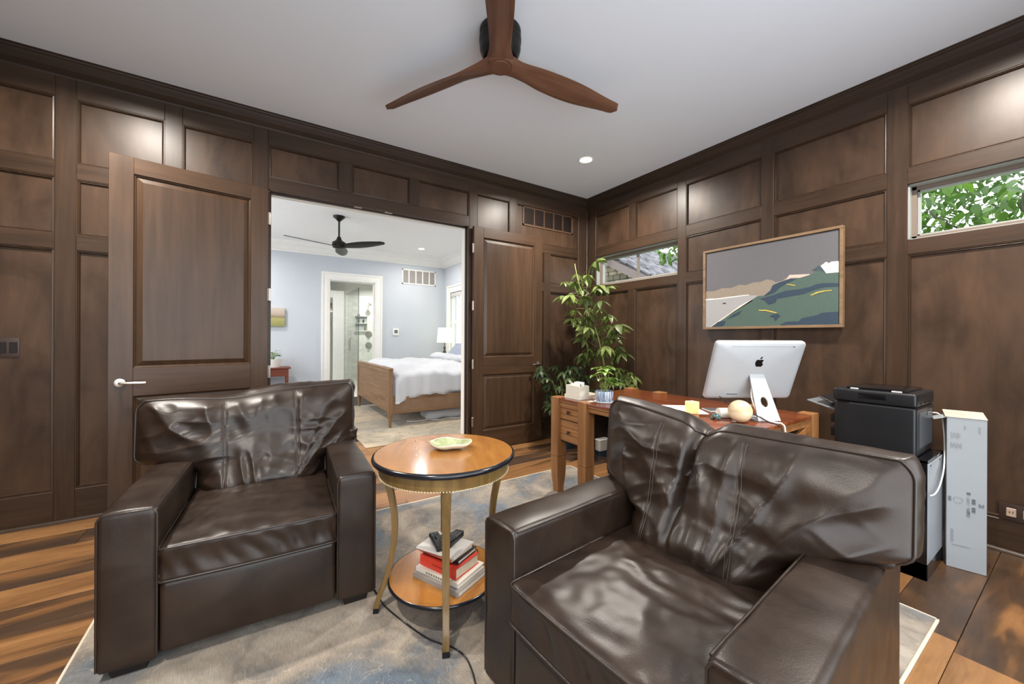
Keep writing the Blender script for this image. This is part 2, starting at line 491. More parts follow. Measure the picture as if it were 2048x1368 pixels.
# crown mouldings, mitred
prof = [(0.0, 2.925), (0.012, 2.925), (0.016, 2.932), (0.012, 2.942), (0.020, 2.946), (0.022, 2.958), (0.034, 2.966), (0.058, 2.984), (0.080, 3.010), (0.092, 3.026), (0.100, 3.030), (0.102, 3.040), (0.110, 3.044), (0.110, 3.05), (0.0, 3.05)]
def crown(name, p0, p1, inward, label, mat):
    p0, p1, inward = Vector(p0), Vector(p1), Vector(inward)
    d = (p1 - p0).normalized(); vs = []
    for k, (p, s) in enumerate(((p0, 1), (p1, -1))):
        for e, z in prof: vs.append(tuple((p + inward * e + d * (s * e)).to_tuple()[:2]) + (z,))
    n = len(prof)
    m = MB(); m.add(vs, [tuple(range(n)), tuple(range(2 * n - 1, n - 1, -1))] + [(i, (i + 1) % n, (i + 1) % n + n, i + n) for i in range(n)])
    struct(m.build(name, mat, smooth=False), label, 'moulding')
yb_, xr_ = YB - T * 0, XR
crown('trim_1', (XL, yb_, 0), (xr_, yb_, 0), (0, -1, 0), 'stepped dark crown moulding above the double-door wall', M['crownx'])
crown('trim_2', (xr_, yb_, 0), (xr_, YR, 0), (-1, 0, 0), 'stepped dark crown moulding above the strip-window wall', M['crowny'])
crown('trim_3', (XL, YR, 0), (XL, yb_, 0), (1, 0, 0), 'stepped dark crown moulding above the left side wall', M['crowny'])

# opening jambs
jam = MB()
jam.box(OX0 - 0.002, OX0 + 0.012, YB - T, YB + 0.05, 0, OZ).box(OX1 - 0.012, OX1 + 0.002, YB - T, YB + 0.05, 0, OZ).box(OX0, OX1, YB - T, YB + 0.05, OZ - 0.012, OZ + 0.002)
jam.box(OX0 + 0.010, OX0 + 0.022, YB + 0.03, YB + 0.055, 0, OZ).box(OX1 - 0.022, OX1 - 0.010, YB + 0.03, YB + 0.055, 0, OZ).box(OX0, OX1, YB + 0.03, YB + 0.055, OZ - 0.022, OZ - 0.010)
struct(jam.build('trim_4', M['stile'], None, 0.001, 1), 'brown door jamb lining the double-door opening', 'jamb')
jam = MB()
jam.box(OX0 - 0.002, OX0 + 0.014, YB + 0.05, YB + 0.152, 0, OZ).box(OX1 - 0.014, OX1 + 0.002, YB + 0.05, YB + 0.152, 0, OZ).box(OX0, OX1, YB + 0.05, YB + 0.152, OZ - 0.014, OZ + 0.002)
jb = jam.build('trim_5', M['white'], None, 0.001, 1)
struct(jb, 'white painted jamb on the bedroom side of the double-door opening', 'jamb')
for x in (0.72, 1.0):
    bx('strike_plate', M['nickel'], jb, x, x + 0.07, YB - 0.005, YB + 0.02, OZ - 0.016, OZ - 0.011)

# ---- windows 1 and 2
M['sash'] = plain('grey_brown_window_sash', '#75685d', 0.45, var=0.05)
M['reveal'] = plain('pale_grey_window_lining', '#979a96', 0.5, var=0.03)
def strip_window(name, w, label, muntins):
    y0, y1 = w; z0, z1 = WZ
    e = empty(name, (XR, (y0 + y1) / 2, z0)); struct(e, label, 'window')
    ox, oy, oz = XR, (y0 + y1) / 2, z0
    def fbox(m, x0, x1, ya, yb2, za, zb): return m.box(x0, x1, ya - oy, yb2 - oy, za - oz, zb - oz)
    m = MB()                                                     # lining
    fbox(m, 0.001, 0.13, y0 - 0.002, y0 + 0.008, z0, z1); fbox(m, 0.001, 0.13, y1 - 0.008, y1 + 0.002, z0, z1); fbox(m, 0.001, 0.13, y0, y1, z1 - 0.008, z1 + 0.002); fbox(m, 0.001, 0.13, y0, y1, z0 - 0.002, z0 + 0.008)
    m.build('lining', M['reveal'], e, 0.001, 1)
    m = MB(); a = 0.032
    for (p, q, r_, s) in ((y0, y1, z0, z0 + a), (y0, y1, z1 - a, z1), (y0, y0 + a, z0, z1), (y1 - a, y1, z0, z1)): fbox(m, 0.055, 0.125, p, q, r_, s)
    m.build('sash', M['sash'], e, 0.002, 1)
    m = MB(); b = 0.044
    for (p, q, r_, s) in ((y0 + a, y1 - a, z0 + a, z0 + b), (y0 + a, y1 - a, z1 - b, z1 - a), (y0 + a, y0 + b, z0 + a, z1 - a), (y1 - b, y1 - a, z0 + a, z1 - a)): fbox(m, 0.075, 0.115, p, q, r_, s)
    m.build('glazing_bead', M['reveal'], e, 0.001, 1)
    for yy in muntins: fbox(MB(), 0.078, 0.112, yy - 0.009, yy + 0.009, z0 + a, z1 - a).build('muntin', M['sash'], e, 0.001, 1)
    edges = [y0 + a] + list(muntins) + [y1 - a]
    for p, q in zip(edges[:-1], edges[1:]): fbox(MB(), 0.094, 0.097, p, q, z0 + a, z1 - a).build('pane', M['glass'], e)
strip_window('window_1', W1, 'two-pane high strip window showing a stone gable and shingle roof', [(W1[0] + W1[1]) / 2])
strip_window('window_2', W2, 'high strip window filled with green tree leaves', [(W2[0] + W2[1]) / 2])

# ---- double doors
def door(name, hinge, ang, L, sgn, label):
    """leaf built along +x from the hinge, front face at y=0 looking -y; ang turns it"""
    e = empty(name, (hinge[0], hinge[1], 0), ang); struct(e, label, 'door')
    H = 2.44; z00 = 0.008; th = 0.044; sw = 0.118
    def X0(a, b): return (a, b) if sgn > 0 else (-b, -a)
    def bxx(nm, mat, a, b, z0, z1, y0=0, y1=th):
        p, q = X0(a, b); mb, c = local(MB().box(p, q, y0, y1, z0, z1)); return mb.build(nm, mat, e, 0.0015, 1, loc=c)
    bxx('stile', M['door'], 0, sw, z00, H); bxx('stile', M['door'], L - sw, L, z00, H)
    for z0, z1 in ((z00, 0.215), (0.83, 1.02), (2.33, H)): bxx('rail', M['doorx'], sw, L - sw, z0, z1)
    for z0, z1 in ((0.215, 0.83), (1.02, 2.33)):
        a, b = X0(sw, L - sw); c = Vector(((a + b) / 2, 0, (z0 + z1) / 2))
        steps = [(0.0, 0.0), (0.004, 0.008), (0.010, 0.011), (0.014, 0.018), (0.046, 0.006)]
        vs = []; fs = []
        for i, (s, d) in enumerate(steps):
            vs += [(a + s - c.x, d, z0 + s - c.z), (b - s - c.x, d, z0 + s - c.z), (b - s - c.x, d, z1 - s - c.z), (a + s - c.x, d, z1 - s - c.z)]
        for i in range(len(steps) - 1):
            for q in range(4): fs.append((i * 4 + q, i * 4 + (q + 1) % 4, i * 4 + 4 + (q + 1) % 4, i * 4 + 4 + q))
        n = len(steps) * 4; fs.append((n - 4, n - 3, n - 2, n - 1))
        m = MB(); m.add(vs, fs); m.box(a - c.x, b - c.x, 0.02, th - 0.01, z0 - c.z, z1 - c.z)
        m.build('raised_panel', M['door'], e, 0, smooth=False, loc=c)
    # lever
    a = X0(L - 0.055, L)[0] if sgn > 0 else -(L - 0.055)
    hd = MB().lathe([(0.0, -0.001), (0.028, -0.001), (0.030, -0.004), (0.028, -0.010), (0.014, -0.013)], 24, (a, 0, 0.925), 'Y').build('door_handle', M['nickel'], e)
    hd['label'] = 'brushed nickel lever handle'
    d = -1 if sgn > 0 else 1
    MB().tube([(a, -0.008, 0.925), (a, -0.045, 0.925), (a, -0.052, 0.925), (a + d * 0.008, -0.056, 0.925), (a + d * 0.125, -0.056, 0.922)], 0.0085, 10).build('lever', M['nickel'], hd)
    for z in (0.326, 0.95, 1.58, 2.2):
        p, q = (-0.020, 0.004) if sgn > 0 else (-0.004, 0.020)
        m = MB().box(p, q, 0.002, 0.006, z - 0.05, z + 0.05).lathe([(0.006, z - 0.05), (0.006, z + 0.05)], 10, ((p + q) / 2, -0.003, 0))
        m.build('hinge', M['nickel'], e, 0.001, 1)
    return e
door('door_1', (OX0, 3.716), math.atan2(0.165, 0.885), 0.90, -1, 'open dark two-panel door leaf beside the left armchair')
door('door_2', (OX1 + 0.022, 3.698), R(0.0), 0.925, 1, 'open dark two-panel door leaf between the bedroom view and the tall plant')

# ================================================================ BEDROOM SHELL
bw = MB(); DX = (1.16, 2.045); DZ = 2.39
bw.box(-1.6, DX[0], YF, YF + 0.12, 0, HC).box(DX[1], XB + 0.15, YF, YF + 0.12, 0, HC).box(DX[0], DX[1], YF, YF + 0.12, DZ, HC)
struct(bw.build('wall_bedroom_far', M['bluewall']), 'pale blue far bedroom wall with the bathroom doorway', 'wall')
bw = MB(); BW = (7.15, 8.13); BZ = (0.72, 2.25)
bw.box(XB, XB + 0.15, YB + 0.15, BW[0], 0, HC).box(XB, XB + 0.15, BW[1], YF + 0.1, 0, HC).box(XB, XB + 0.15, BW[0], BW[1], 0, BZ[0]).box(XB, XB + 0.15, BW[0], BW[1], BZ[1], HC)
struct(bw.build('wall_bedroom_right', M['bluewall']), 'pale blue bedroom wall behind the table lamp with the sash window', 'wall')
m = MB()
for p in ((YB + 0.15, 5.0, 0, HC), (7.4, YF, 0, HC), (5.0, 7.4, 0, 0.65), (5.0, 7.4, 2.45, HC)): m.box(-1.7, -1.6, *p)  # unseen window opening added to send more light into the bedroom
struct(m.build('wall_bedroom_left', M['bluewall']), 'pale blue bedroom wall out of view on the left, with an opening added for light', 'wall')
struct(MB().box(-1.7, XB + 0.1, YB + 0.1, YF + 0.1, HC, HC + 0.1).build('ceiling_bedroom', plain('bedroom_ceiling_paint', '#f3f1ee', 0.9, var=0.01)), 'white bedroom ceiling seen through the doors', 'ceiling')
prof = [(0.0, 2.86), (0.012, 2.86), (0.016, 2.885), (0.03, 2.89), (0.05, 2.92), (0.09, 2.985), (0.105, 2.99), (0.11, 3.02), (0.13, 3.025), (0.135, 3.05), (0.0, 3.05)]
crown('trim_6', (-1.6, YF, 0), (XB, YF, 0), (0, -1, 0), 'white crown moulding along the far bedroom wall', M['white'])
crown('trim_7', (XB, YF, 0), (XB, YB + 0.15, 0), (-1, 0, 0), 'white crown moulding above the bedroom sash window', M['white'])
# bathroom door casing
cs = MB(); x0, x1, w = DX[0], DX[1], 0.15
for off, d in ((0, 0.018), (0.03, 0.024), (0.115, 0.036)):
    k_ = d / 100
    cs.box(x0 - w + k_, x0 - off, YF - d, YF, 0, DZ + off).box(x1 + off, x1 + w - k_, YF - d, YF, 0, DZ + off).box(x0 - w + k_, x1 + w - k_, YF - d, YF, DZ + off, DZ + w - k_)
cs.box(x0 - 0.005, x0 + 0.015, YF, YF + 0.13, 0, DZ).box(x1 - 0.015, x1 + 0.005, YF, YF + 0.13, 0, DZ).box(x0, x1, YF, YF + 0.13, DZ - 0.015, DZ + 0.005)
struct(cs.build('trim_8', M['white'], None, 0.002, 1), 'white moulded casing round the bathroom doorway', 'casing')
m = MB().box(-1.6, DX[0] - 0.15, YF - 0.018, YF, 0, 0.18).box(DX[1] + 0.15, XB, YF - 0.018, YF, 0, 0.18)
struct(m.build('baseboard_bedroom', M['white'], None, 0.003, 1), 'white baseboard along the far bedroom wall', 'baseboard')
# bedroom window
e = empty('window_3', (XB, 7.64, BZ[0])); struct(e, 'white sash window behind the table lamp in the bedroom', 'window')
m = MB(); y0, y1 = BW[0] - 7.64, BW[1] - 7.64; h = BZ[1] - BZ[0]
for d, wd in ((0.02, 0.0), (0.035, 0.12)):
    m.box(-d, 0, y1 + wd, y1 + 0.16, -0.04, h + wd).box(-d, 0, y0 - 0.16, y0 - wd, -0.04, h + wd).box(-d, 0, y0 - 0.16, y1 + 0.16, h + wd, h + 0.16)
m.box(-0.05, 0.02, y0 - 0.18, y1 + 0.18, -0.08, -0.04)
m.build('casing', M['white'], e, 0.003, 1)
m = MB(); f = 0.055
m.box(0.03, 0.08, y0, y1, 0, f).box(0.03, 0.08, y0, y1, h - f, h).box(0.03, 0.08, y0, y0 + f, 0, h).box(0.03, 0.08, y1 - f, y1, 0, h).box(0.02, 0.09, y0, y1, 0.83, 0.895)
m.build('sash', M['white'], e, 0.003, 1)
for yy in (y0 + (y1 - y0) / 3, y0 + 2 * (y1 - y0) / 3): MB().box(0.045, 0.065, yy - 0.01, yy + 0.01, 0.89, h).build('muntin', M['white'], e)
MB().box(0.045, 0.065, y0, y1, 1.19, 1.21).build('muntin', M['white'], e)
MB().box(0.052, 0.056, y0, y1, 0, h).build('pane', M['glass'], e)
MB().box(0.0, 0.028, y0 + 0.01, y1 - 0.01, h - 0.10, h - 0.005).build('rolled_blind', plain('blind_fabric', '#c9c8c4', 0.8, var=0.05), e, 0.008, 2)

# ================================================================ BATHROOM BEYOND
M['marble'] = plain('pale_marble_tile', '#e2e3dd', 0.25, var=0.10, vscale=7)
M['grout'] = plain('tile_grout', '#c3c3bd', 0.8, var=0.03)
bf = MB().box(0.4, 3.4, YF + 0.0, 12.0, -0.05, 0.0).build('floor_bathroom', plain('pale_bathroom_tile', '#ece8df', 0.3, var=0.04, vscale=4))
struct(bf, 'pale tiled bathroom floor past the far doorway', 'floor')
struct(MB().box(0.4, 3.4, YF + 0.12, 12.0, 2.75, 2.85).build('ceiling_bathroom', M['white']), 'white bathroom ceiling past the far doorway', 'ceiling')
wm = MB().box(1.55, 3.4, 11.61, 11.7, 0, 2.75).build('wall_shower', M['grout'])
struct(wm, 'marble tiled shower wall seen through the bathroom doorway', 'wall')
tile = MB().box(-0.149, 0.149, -0.005, 0.005, -0.0495, 0.0495).mesh('tile', 0.001, 1); tile.materials.append(M['marble'])
for r_ in range(24):
    for c_ in range(4):
        link('tile', tile, None, wm, loc=(1.86 + (r_ % 2) * 0.15 + c_ * 0.301, 11.605, 0.05 + r_ * 0.1005))
struct(MB().box(3.3, 3.4, YF + 0.12, 11.7, 0, 2.75).build('wall_bathroom_right', M['marble']), 'marble bathroom wall right of the shower', 'wall')
wbl = MB().box(0.4, 1.60, 11.75, 11.85, 2.28, 2.75).box(0.4, 0.5, YF + 0.12, 11.85, 0, 2.75).box(0.5, 1.6, 11.75, 11.85, 0, 2.28)
struct(wbl.build('wall_bathroom_left', M['bluedark']), 'slate blue bathroom wall above the closet', 'wall')
# ================================================================ RUG
def rug_mat(name, warm, grey, blue, pale, sc=1.0):
    m, nt, b = new_mat(name)
    v = coords(nt, (1, 1, 1), False)
    big = noise_n(nt, v, 2.1 * sc, 4, 0.55, 0.8)
    mid = noise_n(nt, v, 5.5 * sc, 5, 0.6, 1.5)
    base = ramp(nt, big, [(0.38, srgb(blue)), (0.48, srgb(grey)), (0.56, srgb(warm)), (0.7, srgb(pale))])
    lay = ramp(nt, mid, [(0.36, (0.60, 0.61, 0.63, 1)), (0.5, (1, 1, 1, 1)), (0.7, (1.12, 1.1, 1.06, 1))])
    c = mixc(nt, 0.7, base.outputs[0], lay.outputs[0], 'MULTIPLY')
    # faded scroll lines: thin iso-lines of a warped noise
    ln = noise_n(nt, v, 4.0 * sc, 2, 0.5, 2.5)
    lr = ramp(nt, ln, [(0.0, (0, 0, 0, 1)), (0.492, (0, 0, 0, 1)), (0.5, (1, 1, 1, 1)), (0.508, (0, 0, 0, 1))])
    lf = N(nt, 'ShaderNodeMath', operation='MULTIPLY'); nt.links.new(lr.outputs[0], lf.inputs[0]); nt.links.new(mid, lf.inputs[1])
    c = mixc(nt, lf.outputs[0], c, srgb(pale))
    v2 = coords(nt, (1, 0.12, 1), False)
    weave = noise_n(nt, v2, 260, 2, 0.6)
    wr_ = ramp(nt, weave, [(0.3, (0.72, 0.72, 0.72, 1)), (0.7, (1.12, 1.12, 1.12, 1))])
    c = mixc(nt, 0.75, c, wr_.outputs[0], 'MULTIPLY')
    nt.links.new(c, b.inputs['Base Color']); b.inputs['Roughness'].default_value = 0.92; b.inputs['Specular IOR Level'].default_value = 0.15
    b.inputs['Sheen Weight'].default_value = 0.15
    bump(nt, b, weave, 0.35, 0.004)
    return m
M['rug'] = rug_mat('distressed_rug', '#94887a', '#7d7770', '#636d77', '#b3a99b')
M['rugedge'] = plain('rug_binding', '#cfc4b0', 0.9, var=0.08)
RUGZ = 0.012
g_ = empty('area_rug', (0.95, 1.594, 0), 0, 'large faded beige and blue-grey rug under the armchairs', 'rug')
MB().box(-1.545, 1.545, -1.203, 1.203, 0.0005, RUGZ).build('pile', M['rug'], g_, 0.004, 2)
m = MB()
for a in ((-1.55, 1.55, -1.208, -1.196), (-1.55, 1.55, 1.196, 1.208), (-1.55, -1.538, -1.208, 1.208), (1.538, 1.55, -1.208, 1.208)): m.box(a[0], a[1], a[2], a[3], 0.0004, RUGZ + 0.0015)
m.build('binding', M['rugedge'], g_, 0.003, 1)

# ================================================================ LEATHER ARMCHAIRS
def leather(name, lo, hi, rough=0.34):
    m, nt, b = new_mat(name)
    v = coords(nt, (1, 1, 1), False)
    n1 = noise_n(nt, v, 5.5, 6, 0.65, 0.5); n2 = noise_n(nt, v, 420, 2, 0.6)
    c = ramp(nt, n1, [(0.3, srgb(lo)), (0.72, srgb(hi))])
    nt.links.new(c.outputs[0], b.inputs['Base Color'])
    r_ = ramp(nt, n1, [(0.3, (rough - 0.05,) * 3 + (1,)), (0.7, (rough + 0.08,) * 3 + (1,))])
    nt.links.new(r_.outputs[0], b.inputs['Roughness'])
    b.inputs['Specular IOR Level'].default_value = 0.42
    vor = N(nt, 'ShaderNodeTexVoronoi'); vor.inputs['Scale'].default_value = 260; nt.links.new(v, vor.inputs['Vector'])
    cr = noise_n(nt, v, 38, 5, 0.7, 1.2)
    mm = N(nt, 'ShaderNodeMath', operation='MULTIPLY_ADD'); nt.links.new(cr, mm.inputs[0]); mm.inputs[1].default_value = 1.6; nt.links.new(vor.outputs[0], mm.inputs[2])
    bump(nt, b, mm.outputs[0], 0.06, 0.003)
    return m
M['leather'] = leather('dark_brown_leather', '#1f1611', '#31241b', 0.36)
M['piping'] = plain('leather_piping', '#2c231e', 0.33, var=0.1)
M['stitch'] = plain('leather_seam', '#43372f', 0.5, var=0.1)
M['foot'] = plain('black_wood_foot', '#17120f', 0.5, var=0.1)

def smooth01(x, a, b):
    t = max(0.0, min(1.0, (x - a) / (b - a))); return t * t * (3 - 2 * t)
def nz(x, y, z): return noise.noise(Vector((x, y, z)))
def ridge(x, y, z): return (1 - abs(nz(x, y, z))) ** 3

def make_armchair(loc, rz, label, seed, split):
    e = empty('leather_armchair', loc, rz, label, 'armchair', 'pair of dark leather armchairs')
    S = seed * 13.7
    lm = M['leather']
    # arms
    for sg in (-1, 1):
        xa, xb = sorted((sg * 0.302, sg * 0.468))
        def dsp(p, n, sg=sg):
            a = 0.004 * nz(p.x * 6 + S, p.y * 5, p.z * 6) + 0.0025 * nz(p.x * 16, p.y * 13 + S, p.z * 14)
            q = p + n * a
            if n.z > 0.5: q.z += 0.006 * math.cos((p.x - sg * 0.385) / 0.083 * PI / 2) - 0.012 * smooth01(p.y, 0.5, 0.95)
            return q
        am = soft_box(xa, xb, 0.0, 0.96, 0.034, 0.596, 0.020, 0.03, dsp).build('arm', lm, e, ang=80)
        z1 = 0.593; k = 0.020
        ring = []
        for (x, z) in [(xa + 0.003, 0.05), (xa + 0.003, z1 - k), (xa + 0.010, z1 - 0.007), (xa + k, z1 - 0.001), (xb - k, z1 - 0.001), (xb - 0.010, z1 - 0.007), (xb - 0.003, z1 - k), (xb - 0.003, 0.05)]:
            ring.append((x, 0.006, z))
        MB().tube(ring, 0.0042, 6).build('piping', M['piping'], am, ang=80)
        xi = sg * 0.306
        MB().tube([(xi, 0.02 + 0.03 * i, 0.592 - 0.012 * smooth01(0.02 + 0.03 * i, 0.5, 0.95)) for i in range(24)], 0.0036, 6).build('seam', lm, am, ang=80)
    # base rail, back
    soft_box(-0.31, 0.31, 0.06, 0.92, 0.06, 0.30, 0.02, 0.08).build('base', lm, e, ang=80)
    soft_box(-0.466, 0.466, 0.885, 1.02, 0.055, 0.78, 0.04, 0.05, lambda p, n: p + n * 0.004 * nz(p.x * 5 + S, p.y * 5, p.z * 5)).build('back_frame', lm, e, ang=80)
    # foot-rest panel
    def dfp(p, n):
        q = p + n * 0.003 * nz(p.x * 7 + S, p.y * 7, p.z * 7)
        if n.y < -0.5: q.y -= 0.012 * math.cos(p.x / 0.3 * PI / 2) * math.cos((p.z - 0.19) / 0.13 * PI / 2)
        return q
    fp = soft_box(-0.297, 0.297, -0.004, 0.07, 0.052, 0.318, 0.020, 0.025, dfp).build('front_panel', lm, e, ang=80)
    # seat cushion
    def dseat(p, n):
        q = Vector(p)
        u_ = p.x / 0.298; v_ = (p.y - 0.3) / 0.33
        if n.z > 0.3:
            q.z += 0.030 * (1 - u_ ** 2) * (1 - min(1, v_ * v_)) 
            w = 0.5 + 0.5 * nz(p.x * 2.2 + S, p.y * 2.2, 3.1)
            q.z += 0.014 * w * (ridge(p.x * 4.2 + S, p.y * 6 + 0.8 * nz(p.x * 3, p.y * 3, S), 1.7) - 0.5)
            q.z += 0.004 * nz(p.x * 22 + S, p.y * 22, 0.3)
            # pulls across the seat
            rr_ = math.hypot(p.x - 0.05, p.y - 0.62)
            q.z += 0.008 * smooth01(rr_, 0.12, 0.3) * (1 - smooth01(rr_, 0.34, 0.5)) * (ridge(rr_ * 19, math.atan2(p.y - 0.62, p.x) * 1.4, S) - 0.4)
        if n.y < -0.4:
            q.y -= 0.012 * (1 - u_ ** 2)
            q.y += 0.016 * ridge(p.x * 15 + p.z * 6 + S + 0.6 * nz(p.x * 5, p.z * 8, S), p.z * 2.0 + p.x * 2, 5.0) * max(0, 1 - abs((p.z - 0.385) / 0.06) ** 2)
        return q
    sc_ = soft_box(-0.299, 0.299, -0.022, 0.76, 0.318, 0.452, 0.020, 0.014, dseat).build('seat', lm, e, ang=80)
    for zz, yy in ((0.446, -0.021), (0.326, -0.021)):
        pts = []
        for i in range(41):
            x = -0.29 + 0.58 * i / 40; u_ = x / 0.298
            pts.append((x, yy - 0.010 * (1 - u_ ** 2) , zz + (0.004 * (1 - u_ * u_) if zz > 0.4 else 0)))
        pts = [(-0.299, 0.45, zz), (-0.299, 0.2, zz), (-0.299, 0.0, zz), (-0.296, -0.012, zz)] + pts + [(0.296, -0.012, zz), (0.299, 0.0, zz), (0.299, 0.2, zz), (0.299, 0.45, zz)]
        MB().tube(pts, 0.0045, 6).build('piping', M['piping'], sc_, ang=80)
    # back cushion: T outline, boxed edge, creased face
    ZB, ZT = 0.42, 0.925
    EA = 0.17 if split else 0.15
    def half(t):
        w = 0.300 + (0.508 - 0.300) * smooth01(t, EA, EA + 0.28)
        if t > 0.88: w -= 0.030 * ((t - 0.88) / 0.12) ** 2.5
        return w
    def top(s):
        z = 0.0
        if split: z = 0.006 - 0.050 * smooth01(s, -1.0, -0.05) - 0.036 * math.exp(-((s + 0.13) / 0.09) ** 2) + 0.006 * smooth01(s, 0.2, 1.0)
        else: z = -0.025 * math.exp(-((s + 0.25) / 0.35) ** 2) + 0.022 * s - 0.010
        return z
    def shx(t): return (0.045 if not split else -0.014) * smooth01(t, 0.3, 0.45)
    def front(s, t, side=0.0):
        x = s * half(t) - shx(t)
        z = ZB + (ZT - ZB) * t + top(s) * smooth01(t, 0.4, 1.0) + 0.02 * (abs(s) ** 3) * (1 - t) * (1 - smooth01(t, 0.28, 0.36))
        z -= 0.03 * smooth01(abs(s), 0.6, 1.0) * smooth01(t, 0.30, 0.38) * (1 - smooth01(t, 0.40, 0.6)) * (0.3 if split else 1.0)
        y = 0.705 + 0.045 * t
        ed = (1 - abs(s) ** 4) * (1 - abs(2 * t - 1) ** 5)
        y -= 0.095 * max(0, ed) ** 0.8
        y -= 0.06 * math.exp(-((t - 0.28) / 0.25) ** 2) * (1 - s * s)
        y -= 0.145 * (1 - smooth01(t, 0.0, 0.36)) * (1 - 0.6 * s ** 4)
        # creases: fans from the seat up to the corners, cross folds, small crumple
        m_ = smooth01(1 - max(abs(s), abs(2 * t - 1)), 0.0, 0.16)
        sgn_ = 1 if x > 0 else -1
        X_, Z_ = x, z - 0.40
        th = math.atan2(X_, Z_ + 0.12); ra = math.hypot(X_, Z_)
        wv_ = 0.5 * nz(x * 3 + S, z * 3, 2.0)
        f1 = ridge(th * 4.0 + S + wv_, ra * 2.0, 0.5 + S) * smooth01(ra, 0.05, 0.2)
        f2 = ridge(x * 3.0 + z * 6.5 + S + wv_ * 1.4, z * 8.0 - x * 2.5, S) * smooth01(abs(x), 0.05, 0.3)
        f3 = nz(x * 14 + S, z * 16, 1.0)
        f4 = ridge(x * 7 + S * 2 + wv_, z * 4.0 + wv_, 3.3)
        f5 = ridge(x * 6.0 * sgn_ + z * 13 + 2 * wv_ + S, x * 3.0 - z * 2.0, 7.7 + S)
        mid = math.exp(-(x / 0.17) ** 2) 
        y -= m_ * (0.022 * (f1 - 0.45) + 0.017 * (f2 - 0.4) + 0.003 * f3 + 0.014 * mid * (f4 - 0.4) + 0.005 * (f5 - 0.4))
        for xs in SEAMS:
            xs_ = xs + 0.02 * (1 - t)
            y += 0.005 * math.exp(-((x - xs_) / 0.007) ** 2) * m_
        if split:
            xc = -0.055 - 0.03 * (1 - t)
            y += 0.045 * math.exp(-((x - xc) / 0.016) ** 2) * smooth01(t, 0.05, 0.3) - 0.016 * math.exp(-((x - xc) / 0.07) ** 2) * smooth01(t, 0.05, 0.3)
        return Vector((x, y, z))
    SEAMS = (-0.185, 0.145) if not split else (-0.20, 0.11)
    def backf(s, t):
        p = front(s, t); x, z = p.x * 0.985, p.z
        y = 0.705 + 0.045 * t + 0.125 + 0.03 * (1 - s * s) * (1 - (2 * t - 1) ** 2)
        return Vector((x, min(y, 0.885), z - 0.006))
    NU, NV = 121, 85
    ss = [-1 + 2 * i / (NU - 1) for i in range(NU)]; ts = [j / (NV - 1) for j in range(NV)]
    cm = MB(); cm.grid(lambda i, j: front(ss[i], ts[j]), NU, NV)
    # boxed band + back as one skin: walk the outline
    out = [(i, 0) for i in range(NU)] + [(NU - 1, j) for j in range(1, NV)] + [(i, NV - 1) for i in range(NU - 2, -1, -1)] + [(0, j) for j in range(NV - 2, 0, -1)]
    nO = len(out); nb = 7; vs = []
    for k in range(nb):
        w = k / (nb - 1)
        for q, (i, j) in enumerate(out):
            a, b_ = front(ss[i], ts[j]), backf(ss[i], ts[j])
            p = a.lerp(b_, w); d = Vector((p.x, 0, p.z - 0.68)).normalized()
            bul = (0.014 + 0.016 * smooth01(p.z, 0.85, 0.90)) * math.sin(PI * w) + 0.005 * math.sin(PI * w) * nz(p.x * 12 + S, w * 3, p.z * 12) + 0.006 * math.sin(PI * w) * ridge(p.x * 11 + S, w * 1.5, p.z * 11)
            vs.append(p + d * bul)
    fs = []
    for k in range(nb - 1):
        for q in range(nO):
            q2 = (q + 1) % nO
            fs.append((k * nO + q, k * nO + q2, (k + 1) * nO + q2, (k + 1) * nO + q))
    cm.add(vs, fs)
    cm.grid(lambda i, j: backf(ss[i * 4], ts[j * 4]), 31, 22)
    me = cm.mesh('back_cushion', 0, ang=80)
    bm = bmesh.new(); bm.from_mesh(me); bmesh.ops.remove_doubles(bm, verts=bm.verts, dist=0.0004); bmesh.ops.recalc_face_normals(bm, faces=bm.faces); bm.to_mesh(me); bm.free()
    me.polygons.foreach_set('use_smooth', [True] * len(me.polygons)); me.set_sharp_from_angle(angle=R(70))
    bc = link('back_cushion', me, lm, e)
    pts = [front(ss[i], ts[j]) + Vector((0, -0.001, 0)) for (i, j) in out[::2]]
    MB().tube(pts, 0.0052, 6, closed=True).build('piping', M['piping'], bc, ang=80)
    for xs in SEAMS:
        for dx in (-0.006, 0.006):
            pts = []
            for j in range(4, 82, 2):
                t = ts[j]; s = (xs + dx + 0.02 * (1 - t) + shx(t)) / half(t)
                pts.append(front(s, t) + Vector((0, -0.0006, 0)))
            MB().tube(pts, 0.0016, 5).build('seam', M['stitch'], bc, ang=80)
    # the flap of leather folded over each arm
    for sg in (-1, 1):
        fl = []
        xa, xb = sorted((sg * 0.31, sg * 0.49))
        soft_box(xa, xb, 0.70, 0.90, 0.580, 0.660, 0.030, 0.02, lambda p, n: p + n * 0.012 * (ridge(p.x * 9 + S, p.y * 4, p.z * 22) - 0.5)).build('cushion_fold', lm, bc, ang=80)
    # feet
    for fx, fy in ((-0.385, 0.075), (0.385, 0.075), (-0.385, 0.90), (0.385, 0.90)):
        MB().frustum(fx, fy, 0.0, 0.058, 0.048, 0.048, 0.060, 0.060).build('foot', M['foot'], e, 0.003, 1)
    return e
make_armchair((-0.012, 1.880, RUGZ), R(-3.2), 'dark brown leather armchair left of the round side table, facing the viewer', 1, False)
make_armchair((0.710, 0.730, RUGZ), R(-84.8), 'dark brown leather armchair in the right foreground with a deep crease down its back cushion', 2, True)

